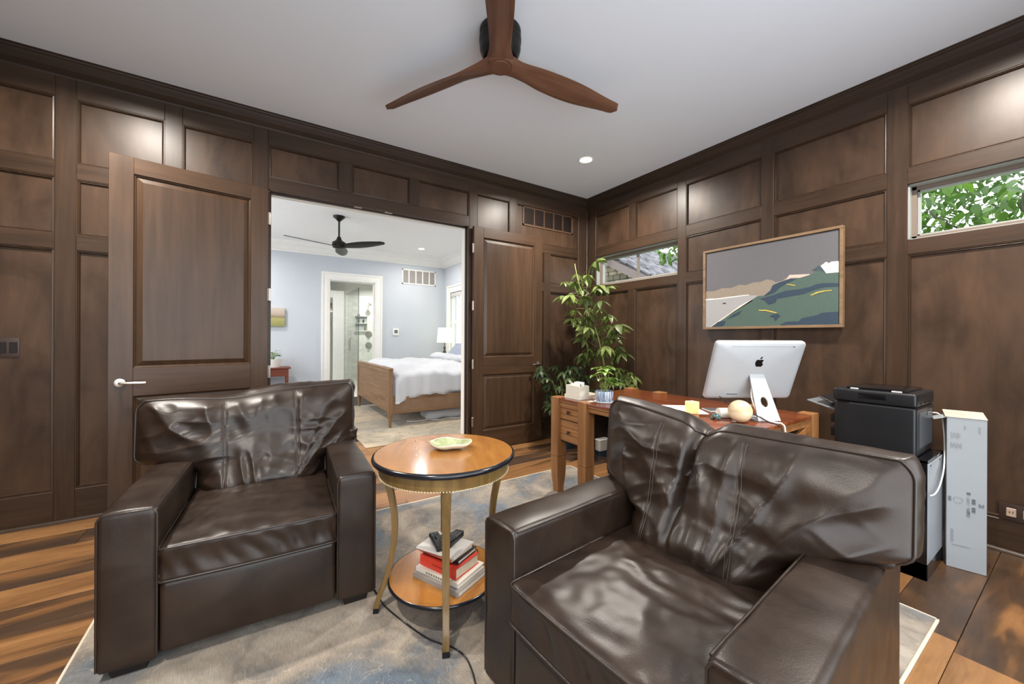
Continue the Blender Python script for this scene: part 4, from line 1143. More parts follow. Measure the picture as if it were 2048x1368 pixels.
flat([(0.185, 0.3415), (0.197, 0.3415), (0.197, 0.346), (0.185, 0.346)], 'lock_port', M['black'])
for i in range(7): flat([(-0.135 + i * 0.0095, 0.030), (-0.130 + i * 0.0095, 0.030), (-0.130 + i * 0.0095, 0.037), (-0.135 + i * 0.0095, 0.037)], 'port', M['black'])
# stand: sloping leg with a cable hole, flat foot
lg = MB(); w0, w1 = 0.043, 0.066
a = Vector((-0.018, 0.014, 0.262)); b_ = Vector((0.004, -0.066, 0.004))
hole_c = 0.60; th = 0.008
nrm = Vector((0, -(b_ - a).z, (b_ - a).y)).normalized()
def lp(u, t, off): 
    c = a.lerp(b_, t); w = w0 + (w1 - w0) * t
    return c + Vector((u * w, 0, 0)) + nrm * off
K = 32; vs = []; fs = []
hx = 0.36; hz = 0.11
inn = [(hx * math.cos(2 * PI * k / K), hole_c + hz * math.sin(2 * PI * k / K)) for k in range(K)]
def edge_pt(k):
    an = 2 * PI * k / K; c, s_ = math.cos(an), math.sin(an)
    sx = 1.0 / abs(c) if abs(c) > 1e-6 else 1e9
    st = ((1 - hole_c) if s_ > 0 else hole_c) / abs(s_) if abs(s_) > 1e-6 else 1e9
    q = min(sx, st / 0.5 if False else st) 
    return (max(-1, min(1, c * q)), max(0, min(1, hole_c + s_ * q)))
outp = [edge_pt(k) for k in range(K)]
# make sure the corners are there
for cx, ct in ((1, 1), (-1, 1), (-1, 0), (1, 0)):
    kk = min(range(K), key=lambda k: (outp[k][0] - cx) ** 2 + (outp[k][1] - ct) ** 2); outp[kk] = (cx, ct)
for off in (0, -th):
    vs += [lp(u, t, off) for u, t in inn] + [lp(u, t, off) for u, t in outp]
for k in range(K):
    k2 = (k + 1) % K
    fs += [(k, k2, K + k2, K + k), (2 * K + k2, 2 * K + k, 3 * K + k, 3 * K + k2), (k2, k, 2 * K + k, 2 * K + k2), (K + k, K + k2, 3 * K + k2, 3 * K + k)]
lg.add(vs, fs); lgo = lg.build('stand_leg', alu, pc, ang=30)
ft = MB().prism([(x + 0.004, y + 0.020) for x, y in rrect(0.134, 0.17, 0.018)], 0.0, 0.008).build('stand_foot', alu, pc, 0.002, 2)
# cables
def curve_pts(P, n=5):
    out = []
    for i in range(len(P) - 1):
        q = [P[max(i - 1, 0)], P[i], P[i + 1], P[min(i + 2, len(P) - 1)]]
        for k in range(n):
            t = k / n
            out.append(tuple(0.5 * ((2 * q[1][d]) + (-q[0][d] + q[2][d]) * t + (2 * q[0][d] - 5 * q[1][d] + 4 * q[2][d] - q[3][d]) * t * t + (-q[0][d] + 3 * q[1][d] - 3 * q[2][d] + q[3][d]) * t ** 3) for d in range(3)))
    return out + [tuple(P[-1])]
tag(MB().tube(curve_pts([(2.425, 1.125, 0.985), (2.395, 1.115, 0.90), (2.385, 1.08, 0.82), (2.388, 1.03, 0.782), (2.40, 0.99, 0.773), (2.40, 0.958, 0.770), (2.39, 0.940, 0.73), (2.38, 0.935, 0.50), (2.38, 0.93, 0.02)]), 0.0040, 8).build('white_cable', M['white']), 'white power cable trailing from the computer over the desk edge', 'cable')
tag(MB().tube(curve_pts([(2.215, 1.205, 0.905), (2.212, 1.190, 0.897), (2.255, 1.195, 0.868), (2.315, 1.150, 0.842), (2.348, 1.07, 0.806), (2.352, 1.00, 0.776), (2.352, 0.958, 0.770), (2.352, 0.938, 0.73), (2.35, 0.93, 0.50), (2.35, 0.925, 0.02)]), 0.0030, 8).build('black_cable', M['black']), 'thin black cable plugged into the back of the computer', 'cable')
# keyboard
kb = empty('keyboard', (2.560, 1.345, DH + 0.0005), R(-33), 'flat silver keyboard with dark keys behind the computer', 'keyboard')
MB().prism(rrect(0.28, 0.115, 0.01), 0.0, 0.008).build('body', alu, kb, 0.002, 1)
kb.rotation_euler = (R(0), 0, R(-33))
key = MB().box(-0.0078, 0.0078, -0.0078, 0.0078, 0.008, 0.011).mesh('key', 0.001, 1); key.materials.append(plain('dark_key', '#4a4742', 0.5))
for i in range(14):
    for j in range(5): link('key', key, None, kb, loc=(-0.124 + i * 0.019, -0.04 + j * 0.02, 0))

# ================================================================ PRINTER, STAND, CARTON
st = empty('printer_stand', (2.857, 0.487, 0), R(0), 'black open-backed stand with white side panel under the printer', 'stand')
sw, sd, sh = 0.36, 0.38, 0.615      # along x, along y
gb = M['gloss_black']
for p in ((0, 0.014, 0, sd, 0, sh), (0, sw, sd - 0.014, sd, 0, sh), (0, sw, 0, sd, 0, 0.085), (0, sw, 0, sd, sh - 0.014, sh), (0.014, sw, 0.02, sd - 0.014, 0.30, 0.314)):
    bx('board', gb, st, *p, bevel=0.0015)
bx('side_panel', plain('white_side_panel', '#a3a9b0', 0.25, var=0.02), st, 0.006, sw - 0.02, -0.002, 0.010, 0.085, sh - 0.018, 0.001)
for x in (0.05, 0.25): bx('slot', M['black'], st, x, x + 0.022, -0.0032, -0.001, sh - 0.034, sh - 0.028, 0)
bx('post', gb, st, sw - 0.02, sw, -0.001, 0.014, 0, sh, 0.0015)
pr = empty('printer', (2.862, 0.528, 0.6155), R(0), 'bulky black office printer on the stand by the wall', 'printer')
pw, pd, ph = 0.375, 0.345, 0.335
soft_box(0, pw, 0, pd, 0, 0.262, 0.014, 0.06).build('body', M['black'], pr, ang=50)
soft_box(-0.003, pw, -0.002, pd + 0.004, 0.264, ph, 0.012, 0.06).build('scanner_lid', M['black'], pr, ang=50)
MB().box(0.03, pw - 0.03, 0.04, pd - 0.05, ph - 0.002, ph + 0.012).build('feeder_cover', M['gloss_black'], pr, 0.004, 2)
MB().box(-0.0065, 0.004, 0.115, 0.235, 0.288, 0.318).build('grip_recess', M['gloss_black'], pr, 0.004, 2)
for a_, b_2 in ((0.06, 0.10), (0.24, 0.275)): MB().box(0.02, 0.032, a_, b_2, ph, ph + 0.006).build('feed_guide', M['white'], pr, 0.001, 1)
bx('vent_slot', M['gloss_black'], pr, -0.0035, 0.002, 0.275, 0.325, 0.255, 0.262, 0)
m = MB().box(0.06, pw - 0.05, -0.004, 0.005, 0.045, 0.235); m.build('rear_door', plain('charcoal_plastic', '#44484d', 0.35, var=0.05), pr, 0.002, 1)
bx('rear_recess', M['gloss_black'], pr, 0.20, 0.25, -0.0055, 0.002, 0.205, 0.232, 0)
for i in range(3): bx('port', M['gloss_black'], pr, 0.07 + 0.09 * i, 0.085 + 0.09 * i, -0.0045, 0.0, 0.275, 0.285, 0)
m = MB(); m.box(0.05, 0.33, 0.0, 0.17, -0.004, 0.004, Matrix.Translation((0, pd - 0.01, 0.19)) @ Matrix.Rotation(R(16), 4, 'X')); m.build('output_tray', M['greyplastic'], pr, 0.002, 1)
m = MB(); m.box(0.07, 0.31, 0.0, 0.12, -0.004, 0.004, Matrix.Translation((0, pd - 0.01, 0.215)) @ Matrix.Rotation(R(24), 4, 'X')); m.build('paper_support', M['black'], pr, 0.002, 1)
for z in (0.04, 0.12): MB().box(0.04, 0.33, pd - 0.01, pd + 0.028, z, z + 0.055).build('paper_cassette', M['black'], pr, 0.003, 1)
wc = [(3.19, 0.523, 0.825), (3.19, 0.505, 0.825), (3.21, 0.492, 0.80), (3.215, 0.486, 0.74), (3.20, 0.480, 0.66), (3.16, 0.474, 0.57), (3.10, 0.470, 0.51), (3.00, 0.468, 0.46), (2.90, 0.468, 0.445), (2.83, 0.474, 0.45)]
sp = []
for i in range(len(wc) - 1):
    for k in range(4):
        t = k / 4; q = [wc[max(i - 1, 0)], wc[i], wc[i + 1], wc[min(i + 2, len(wc) - 1)]]
        sp.append(tuple(0.5 * ((2 * q[1][d]) + (-q[0][d] + q[2][d]) * t + (2 * q[0][d] - 5 * q[1][d] + 4 * q[2][d] - q[3][d]) * t * t + (-q[0][d] + 3 * q[1][d] - 3 * q[2][d] + q[3][d]) * t ** 3) for d in range(3)))
tag(MB().tube(sp, 0.0032, 8).build('printer_cable', M['white']), 'pale cable looping from the rear of the printer', 'cable')
# tall white carton
M['carton'] = plain('white_carton', '#9da2a6', 0.6, spec=0.3, var=0.03, vscale=5)
M['print'] = plain('grey_print', '#5d646b', 0.6); M['print2'] = plain('faint_print', '#868b90', 0.6); M['print3'] = plain('dark_print', '#3c4147', 0.6)
ct = empty('tall_carton', (3.152, 0.465, 0), math.atan2(-0.138, 0.033), 'tall narrow white carton standing beside the printer stand', 'carton')
# local x runs along its printed face to the right, +y goes behind it
cw, cdp, ch = 0.142, 0.115, 0.815
MB().box(0, cw, 0, cdp, 0.001, ch).build('body', M['carton'], ct, 0.002, 1)
lid = MB(); lid.box(-0.006, cw + 0.002, -0.002, cdp + 0.02, 0, 0.003, Matrix.Translation((0, 0, ch + 0.001)) @ Matrix.Rotation(R(9), 4, 'X')); lid.build('top_flap', plain('open_flap_card', '#c3b4a6', 0.6, var=0.04), ct, 0.001, 1)
lid = MB(); lid.box(0.0, 0.05, 0.0, cdp, 0, 0.003, Matrix.Translation((-0.002, 0, ch)) @ Matrix.Rotation(R(160), 4, 'Y')); lid.build('side_flap', M['carton'], ct, 0.001, 1)
pf = empty('printed_marks', (0, -0.0012, 0)); pf.parent = ct
def mark(x0, x1, z0, z1, mat): MB().box(x0, x1, 0, 0.0008, z0, z1).build('print_block', mat, pf)
def bars(x0, x1, z0, z1, n, mat):
    for i in range(n):
        a = z0 + (z1 - z0) * i / n; mark(x0, x1, a, a + (z1 - z0) / n * (0.35 + 0.4 * ((i * 7) % 3) / 2), mat)
bars(0.006, 0.018, 0.360, 0.388, 8, M['print']); bars(0.090, 0.103, 0.362, 0.392, 8, M['print3']); bars(0.090, 0.103, 0.318, 0.348, 7, M['print3']); bars(0.072, 0.086, 0.408, 0.424, 4, M['print3'])
for i in range(6): mark(0.016 + i * 0.006, 0.019 + i * 0.006, 0.700 + 0.004 * (i % 3), 0.735 - 0.005 * (i % 2), M['print2'])
for i in range(7): mark(0.014 + i * 0.006, 0.018 + i * 0.006, 0.650 + 0.003 * (i % 3), 0.680 - 0.006 * (i % 2), M['print2'])
mark(0.112, 0.120, 0.745, 0.775, M['print2']); mark(0.062, 0.068, 0.755, 0.775, M['print2']); mark(0.016, 0.026, 0.14, 0.21, M['print2']); mark(0.020, 0.085, 0.125, 0.130, M['print2'])
for i in range(4): mark(0.114 + i * 0.005, 0.117 + i * 0.005, 0.350 + 0.004 * (i % 2), 0.372 - 0.003 * (i % 3), M['print'])
ring = [(0.042 + 0.0165 * math.cos(2 * PI * k / 32), 0.0, 0.374 + 0.016 * math.sin(2 * PI * k / 32)) for k in range(32)]
MB().tube(ring, 0.0007, 4, closed=True).build('round_mark', M['print2'], pf)
def text(name, body, size, loc, rot, mat, parent, extrude=0.0004):
    cu = bpy.data.curves.new(name, 'FONT'); cu.body = body; cu.size = size; cu.extrude = extrude; cu.align_x = 'LEFT'
    o = bpy.data.objects.new(name, cu); C.objects.link(o); o.parent = parent; o.location = loc; o.rotation_euler = rot
    bpy.context.view_layer.update()
    me = bpy.data.meshes.new_from_object(o.evaluated_get(bpy.context.evaluated_depsgraph_get()))
    bpy.data.objects.remove(o)
    me.materials.clear(); return link(name, me, mat, parent, loc, rot)
text('carton_code', 'C6BF2-', 0.0165, (0.084, -0.0002, 0.290), (R(90), R(-90), 0), M['print3'], pf)
text('carton_code', '-10090', 0.0150, (0.083, -0.0002, 0.352), (R(90), R(-90), 0), M['print2'], pf)
# ================================================================ CEILING FAN
M['walnut'] = wood('walnut_fan_blade', '#55392b', '#6c4b3a', '#7c5a48', 'X', 0.32, 22, 2.5, 0.3, bmp=0.0)
FX, FY, FZ = 1.18, 1.95, 2.865
fan = empty('ceiling_fan', (FX, FY, HC), 0, 'three-blade walnut ceiling fan with dark bronze motor in the study', 'ceiling fan')
dz = FZ - HC
MB().lathe([(0.0, 0.0), (0.116, 0.0), (0.122, -0.004), (0.122, -0.040), (0.119, -0.044), (0.0, -0.044)], 48, cap=False).build('canopy', M['bronze'], fan, ang=40)
MB().lathe([(0.0, -0.047), (0.120, -0.047), (0.124, -0.051), (0.124, -0.070), (0.121, -0.074), (0.121, -0.110), (0.114, -0.135), (0.098, dz + 0.02), (0.0, dz + 0.02)], 48, cap=False).build('motor_housing', M['bronze'], fan, ang=40)
def blade_mesh():
    L = 0.945; nr, ncs = 40, 12
    def chord(r):   # (clockwise edge, counter-clockwise edge)
        t = r / L
        w = 0.066 + 0.018 * math.exp(-((t) / 0.10) ** 2)
        w = 0.060 + (0.074 - 0.060) * smooth01(t, 0.10, 0.50) - 0.030 * smooth01(t, 0.55, 1.0)
        w += 0.020 * (1 - smooth01(t, 0.0, 0.14))
        if t > 0.955: w *= max(0.15, 1 - ((t - 0.955) / 0.045) ** 3)
        return w
    def sect(j, i, top_):
        r = L * j / (nr - 1); t = r / L; w = chord(r); x = -1 + 2 * i / (ncs - 1)
        pitch = R(3) + R(15) * smooth01(t, 0.06, 0.34) - R(3) * smooth01(t, 0.4, 1.0)
        y = w * x
        thk = (0.021 * (1 - smooth01(t, 0.05, 0.35)) + 0.009) * math.sqrt(max(0.03, 1 - x * x))
        z = -y * math.tan(pitch) + (thk if top_ else -thk) + 0.004 * smooth01(t, 0.3, 1.0)
        sweep = 0.010 * math.sin(PI * t)
        return (r, y + sweep, z)
    m = MB()
    vs = []; fs = []
    per = 2 * ncs - 2
    for j in range(nr):
        ring = [sect(j, i, True) for i in range(ncs)] + [sect(j, i, False) for i in range(ncs - 2, 0, -1)]
        vs += ring
    for j in range(nr - 1):
        for q in range(per): fs.append((j * per + q, j * per + (q + 1) % per, (j + 1) * per + (q + 1) % per, (j + 1) * per + q))
    fs.append(tuple(range(per))); fs.append(tuple((nr - 1) * per + q for q in range(per - 1, -1, -1)))
    m.add(vs, fs); return m.mesh('blade', ang=60)
bm_ = blade_mesh(); bm_.materials.append(M['walnut'])
for a in (117.0, -3.0, -123.0):
    link('blade', bm_, None, fan, loc=(0, 0, dz), rot=(0, 0, R(a)))
MB().lathe([(0.0, -0.030), (0.072, -0.030), (0.080, -0.018), (0.080, 0.026), (0.0, 0.026)], 40, (0, 0, dz), cap=False).build('hub', M['walnut'], fan, ang=40)
MB().lathe([(0.0, -0.0335), (0.056, -0.0335), (0.0585, -0.031), (0.0585, -0.028)], 40, (0, 0, dz), cap=False).build('hub_cap', plain('walnut_cap', '#6b4a38', 0.4, var=0.06), fan, ang=40)

# ================================================================ RECESSED LIGHTS
M['lens'] = emit('lit_downlight_lens', '#fff6ea', 12.0)
def downlight(x, y, watt, label, grp, col=(1.0, 0.93, 0.84), z=HC):
    e = empty('recessed_light', (x, y, z), 0, label, 'recessed light', grp)
    MB().lathe([(0.058, -0.001), (0.062, -0.004), (0.076, -0.005), (0.080, 0.0005), (0.058, 0.0005)], 40, cap=False).build('trim_ring', M['white'], e, ang=40)
    MB().lathe([(0.0, -0.0015), (0.059, -0.0015)], 32, cap=False).build('lens', M['lens'], e)
    l = bpy.data.lights.new('downlight_bulb', 'AREA'); l.shape = 'DISK'; l.size = 0.10; l.energy = watt; l.color = col; l.spread = R(160)
    o = bpy.data.objects.new('downlight_bulb', l); C.objects.link(o); o.parent = e; o.location = (0, 0, -0.006)
    return e
downlight(2.766, 2.876, DOWNLIGHT_W, 'lit recessed ceiling light near the panelled corner of the study', 'study downlights')
downlight(-0.80, 2.90, DOWNLIGHT_W, 'lit recessed ceiling light above the left door leaf, past the picture edge', 'study downlights')
downlight(2.766, 0.30, DOWNLIGHT_W, 'lit recessed ceiling light over the printer corner, past the picture edge', 'study downlights')
downlight(-0.80, 0.30, DOWNLIGHT_W, 'lit recessed ceiling light behind the viewer on the left', 'study downlights')

# ================================================================ WALL PIECES
# switch plate
sw_ = empty('switch_plate', (-1.352, YB - 0.0005, 1.16), 0, 'brown rocker switch plate on the panelling at the left edge', 'switch')
MB().box(-0.082, 0.064, -0.006, 0.0, -0.060, 0.061).build('plate', M['brownplate'], sw_, 0.002, 2)
for x in (-0.052, -0.006, 0.040):
    MB().box(x - 0.017, x + 0.017, -0.009, -0.004, -0.034, 0.034).build('rocker', plain('dark_rocker', '#1d1612', 0.3), sw_, 0.0015, 1)
# outlet plate low on the right wall
ol = empty('outlet_plate', (XR - T + 0.0005, 0.255, 0.235), 0, 'brown outlet plate low on the wall right of the white carton', 'outlet')
MB().box(-0.006, 0.0, -0.075, 0.075, -0.040, 0.055).build('plate', M['brownplate'], ol, 0.002, 2)
for y in (0.030, -0.030):
    s_ = MB().box(-0.009, -0.004, y - 0.018, y + 0.018, -0.018, 0.030).build('socket', plain('pale_socket', '#b59c88', 0.4, var=0.2, vscale=50), ol, 0.002, 1)
    for dy in (-0.006, 0.006): MB().box(-0.0095, -0.008, y + dy - 0.0015, y + dy + 0.0015, 0.0, 0.012).build('pin_slot', M['black'], s_)
# return-air grille in the top row of the back wall
vg = empty('air_grille', ((2.609 + 3.403) / 2, YB - 0.0005, (2.582 + 2.815) / 2), 0, 'brown slatted air grille high on the panelling above the open door', 'air grille')
gw, gh = 0.397, 0.117
M['grille'] = plain('brown_metal_grille', '#57402f', 0.4, var=0.08); M['grilled'] = plain('dark_grille_slat', '#3d2a20', 0.45, var=0.08)
m = MB()
for p in ((-gw, gw, -gh, -gh + 0.02), (-gw, gw, gh - 0.02, gh), (-gw, -gw + 0.02, -gh, gh), (gw - 0.02, gw, -gh, gh)): m.box(p[0], p[1], -0.010, 0.0, p[2], p[3])
m.build('frame', M['grille'], vg, 0.002, 1)
MB().box(-gw + 0.01, gw - 0.01, -0.0015, 0.0, -gh + 0.01, gh - 0.01).build('backing', M['black'], vg)
for i in range(1, 5):
    x = -gw + 0.02 + (2 * gw - 0.04) * i / 5; MB().box(x - 0.007, x + 0.007, -0.009, -0.001, -gh + 0.02, gh - 0.02).build('divider', M['grille'], vg, 0.001, 1)
sl = MB(); sl.box(-gw + 0.02, gw - 0.02, -0.0065, 0.0, -0.0015, 0.0015, Matrix.Rotation(R(35), 4, 'X')); sl = sl.mesh('slat'); sl.materials.append(M['grilled'])
for i in range(15): link('slat', sl, None, vg, loc=(0, -0.002, -gh + 0.028 + i * 0.0125))
# framed textile landscape
POLY = {
'range':[(2.11,1.694),(2.014,1.689),(1.945,1.709),(1.861,1.703),(1.789,1.724),(1.734,1.714),(1.673,1.73),(1.614,1.729),(1.564,1.744),(1.529,1.736),(1.494,1.712),(1.447,1.719),(1.395,1.759),(1.356,1.731),(1.421,1.702),(1.501,1.665),(1.571,1.61),(1.658,1.60),(1.733,1.60),(1.861,1.60),(2.005,1.60),(2.11,1.60)],
'water':[(2.11,1.614),(2.005,1.619),(1.861,1.619),(1.733,1.625),(1.628,1.611),(1.66,1.50),(1.75,1.44),(1.86,1.40),(2.0,1.346),(2.11,1.346)],
'surf':[(2.11,1.618),(2.049,1.62),(2.005,1.616),(1.877,1.622),(1.78,1.626),(1.703,1.627),(1.71,1.621),(1.78,1.618),(1.869,1.613),(1.996,1.608),(2.11,1.609)],
'shore':[(2.061,1.347),(1.943,1.425),(1.86,1.478),(1.788,1.531),(1.688,1.58),(1.673,1.571),(1.764,1.521),(1.86,1.464),(1.943,1.413),(2.025,1.348)],
'hill':[(2.052,1.347),(1.918,1.429),(1.844,1.48),(1.764,1.529),(1.636,1.608),(1.585,1.608),(1.536,1.646),(1.515,1.69),(1.461,1.71),(1.382,1.727),(1.325,1.724),(1.257,1.737),(1.204,1.769),(1.152,1.74),(1.075,1.737),(1.075,1.347)],
'cloud':[(1.188,1.802),(1.175,1.81),(1.153,1.828),(1.136,1.814),(1.119,1.824),(1.075,1.82),(1.075,1.733),(1.118,1.73),(1.152,1.74),(1.167,1.767)],
'peak':[(1.24,1.777),(1.204,1.804),(1.188,1.804),(1.167,1.767),(1.152,1.74),(1.204,1.767)],
'strip':[(1.396,1.76),(1.257,1.749),(1.26,1.741),(1.325,1.726),(1.382,1.735),(1.421,1.721)],
'shade_a':[(1.585,1.605),(1.536,1.646),(1.515,1.691),(1.461,1.71),(1.382,1.729),(1.35,1.719),(1.421,1.691),(1.467,1.662),(1.501,1.627),(1.556,1.609)],
'shade_b':[(1.621,1.583),(1.515,1.605),(1.42,1.634),(1.343,1.636),(1.251,1.646),(1.215,1.664),(1.158,1.666),(1.075,1.655),(1.075,1.631),(1.152,1.636),(1.215,1.625),(1.293,1.596),(1.343,1.59),(1.487,1.572),(1.494,1.542),(1.549,1.527),(1.578,1.564)],
'shade_c':[(1.459,1.357),(1.419,1.379),(1.33,1.38),(1.305,1.404),(1.214,1.422),(1.174,1.441),(1.075,1.443),(1.075,1.349),(1.459,1.349)],
'shade_d':[(2.043,1.348),(1.977,1.397),(1.909,1.403),(1.918,1.369),(1.951,1.349)],
'shade_e':[(1.897,1.415),(1.835,1.463),(1.764,1.492),(1.787,1.457),(1.86,1.426)],
'shade_f':[(1.542,1.429),(1.487,1.454),(1.459,1.426),(1.5,1.385),(1.507,1.412)],
'road_a':[(1.624,1.488),(1.57,1.485),(1.521,1.471),(1.483,1.456),(1.487,1.45),(1.528,1.463),(1.57,1.476),(1.624,1.48)],
'road_b':[(1.254,1.58),(1.209,1.603),(1.163,1.609),(1.117,1.61),(1.117,1.604),(1.163,1.602),(1.203,1.594),(1.245,1.578)],
'road_c':[(1.415,1.688),(1.382,1.681),(1.35,1.67),(1.356,1.666),(1.388,1.676),(1.415,1.683)],
'boat':[(1.94,1.562),(1.931,1.572),(1.91,1.571),(1.903,1.559)],
}
PY, PZ = (1.048 + 2.125) / 2, (1.325 + 2.085) / 2
pt_ = empty('landscape_picture', (XR - T - 0.0005, PY, PZ), 0, 'wood-framed textile landscape of green hills and grey sky above the computer', 'picture')
hw, hh = 0.538, 0.379
m = MB(); k = 0.022
for p in ((-hw, hw, -hh, -hh + k), (-hw, hw, hh - k, hh), (-hw, -hw + k, -hh + k, hh - k), (hw - k, hw, -hh + k, hh - k)): m.box(-0.042, 0, p[0], p[1], p[2], p[3])
m.build('frame', wood('pale_walnut_frame', '#6b5640', '#82694f', '#977c60', 'Y', 0.45, 30, 3, 0.3), pt_, 0.002, 1)
def felt(name, lo, hi, sc=330):
    m, nt, b = new_mat(name); v = coords(nt, (1, 1, 1), False)
    n1 = noise_n(nt, v, sc, 2, 0.7); n2 = noise_n(nt, v, 14, 3)
    c = ramp(nt, n1, [(0.3, srgb(lo)), (0.7, srgb(hi))])
    nt.links.new(c.outputs[0], b.inputs['Base Color']); b.inputs['Roughness'].default_value = 0.95; b.inputs['Specular IOR Level'].default_value = 0.1
    bump(nt, b, n1, 0.3, 0.002); return m
MB().box(-0.030, -0.004, -hw + k + 0.005, hw - k - 0.005, -hh + k + 0.005, hh - k - 0.005).build('sky_canvas', felt('grey_wool', '#59585b', '#757376'), pt_)
FM = {'range': felt('taupe_wool', '#7f7467', '#9a8f82'), 'water': felt('pale_grey_wool', '#939293', '#aaa8a7'), 'surf': felt('white_thread', '#e2ddd4', '#f0ece4'), 'shore': felt('cream_thread', '#cfc8b8', '#e2dccd'),
      'hill': felt('sage_wool', '#465650', '#5e6f66'), 'cloud': felt('cream_wool', '#d9d5be', '#ebe7d2'), 'peak': felt('slate_wool', '#3f4c52', '#525f64'), 'strip': felt('pink_taupe_wool', '#b5a698', '#cdbfb2'),
      'shade': felt('navy_wool', '#333f4c', '#44505c'), 'road': felt('yellow_thread', '#b9a04a', '#d2bb62'), 'boat': felt('dark_thread', '#3f3c3a', '#4c4946')}
lev = {'range': 0.0015, 'water': 0.0025, 'surf': 0.0035, 'shore': 0.004, 'strip': 0.0028, 'peak': 0.0028, 'hill': 0.004, 'cloud': 0.0034, 'shade': 0.0052, 'road': 0.0065, 'boat': 0.0036}
for nm, poly in POLY.items():
    kd = nm.split('_')[0]; d = lev[kd]
    pl = [(y - PY, z - PZ) for y, z in poly]
    m = MB().prism(pl, -0.0295, -0.030 - d, lambda a, b2, h: (h, a, b2))
    m.build('felt_' + {'range': 'mountain', 'shade': 'shadow'}.get(kd, kd), FM[kd], pt_, smooth=False)

# ================================================================ TALL PLANT AND LOW PLANT
M['navypot'] = plain('navy_glazed_pot', '#1d2630', 0.25, var=0.15)
def pot(parent, r0, r1, h):
    MB().lathe([(0.0, 0.0), (r0, 0.0), (r1, h * 0.9), (r1 + 0.012, h * 0.91), (r1 + 0.012, h), (r1 - 0.008, h), (r1 - 0.012, h - 0.03)], 36, cap=False).build('pot', M['navypot'], parent, ang=40)
    MB().lathe([(0.0, h - 0.028), (r1 - 0.01, h - 0.03)], 24, cap=False).build('soil', M['soil'], parent)
variants = []
rn = random.Random(11)
for k in range(6): variants.append(palmate(rn, rn.choice((6, 7, 8)), 0.115, 0.040, 0.16).mesh('leaf', ang=80))
for me in variants: me.materials.append(M['leaf_schef'])
dvar = []
for k in range(4): dvar.append(palmate(rn, rn.choice((6, 7)), 0.12, 0.045, 0.11).mesh('leaf', ang=80))
for me in dvar: me.materials.append(M['leaf_dark'])
tp = empty('tall_schefflera', (3.10, 2.90, 0), 0, 'tall leaning umbrella plant behind the desk corner', 'plant')
pot(tp, 0.12, 0.15, 0.32)
path = [Vector(p) for p in ((3.10, 2.90, 0.29), (3.11, 2.90, 0.68), (3.10, 2.94, 1.0), (3.08, 3.01, 1.27), (3.06, 3.11, 1.50), (3.05, 3.22, 1.73), (3.05, 3.30, 1.92), (3.06, 3.36, 2.10))]
path = [p - Vector((3.10, 2.90, 0)) for p in path]
def along(pth, t):
    f = t * (len(pth) - 1); i = min(int(f), len(pth) - 2); return pth[i].lerp(pth[i + 1], f - i)
MB().tube([along(path, i / 30) for i in range(31)], [0.011 - 0.006 * i / 30 for i in range(31)], 8).build('stem', M['stem'], tp, ang=80)
rn = random.Random(4)
for i in range(58):
    t = 0.26 + 0.74 * i / 57 if i < 46 else rn.uniform(0.18, 0.5)
    p = along(path, min(1, t)); a = i * 2.399 + rn.uniform(-0.4, 0.4); s = rn.uniform(0.75, 1.35) * (0.85 if t > 0.85 else 1.0)
    q = p + Vector((3.10, 2.90, 0))
    reach = 0.30 * s
    # keep clear of both walls
    if q.x + reach * math.cos(a) > 3.60 or q.y + reach * math.sin(a) > 3.72: s *= 0.62
    link('leaf', variants[i % 6], None, tp, loc=p, rot=(rn.uniform(-0.25, 0.25), rn.uniform(-0.75, 0.05), a), scale=(s * rn.uniform(0.9, 1.5), s, s))
for i in range(16):   # the shoot hanging out over the desk
    p = Vector((-0.05, -0.02, 0.70)) + Vector((rn.uniform(-0.12, 0.18), rn.uniform(-0.22, 0.05), rn.uniform(0.02, 0.22)))
    link('leaf', variants[i % 6], None, tp, loc=p, rot=(rn.uniform(-0.3, 0.3), rn.uniform(-0.5, 0.2), rn.uniform(-2.2, 0.6)), scale=(0.8, 0.8, 0.8))
lp_ = empty('low_schefflera', (2.90, 3.34, 0), 0, 'low bushy umbrella plant in a dark pot between the open door and the desk', 'plant')
pot(lp_, 0.11, 0.13, 0.26)
for k in range(5):
    a = k * 1.256; MB().tube([(0.02 * math.cos(a), 0.02 * math.sin(a), 0.23), (0.06 * math.cos(a), 0.06 * math.sin(a), 0.5), (0.14 * math.cos(a), 0.14 * math.sin(a), 0.75)], 0.006, 6).build('stem', M['stem'], lp_, ang=80)
for i in range(60):
    a = rn.uniform(0, 2 * PI); h = rn.uniform(0.40, 0.94); r_ = rn.uniform(0.03, 0.20)
    p = Vector((r_ * math.cos(a), r_ * math.sin(a), h)); s = rn.uniform(0.7, 1.15)
    if 3.34 + p.y + 0.19 * s * math.sin(a) > 3.68: s *= 0.6
    link('leaf', dvar[i % 4], None, lp_, loc=p, rot=(rn.uniform(-0.3, 0.3), rn.uniform(-0.5, 0.4), a), scale=(s, s, s))
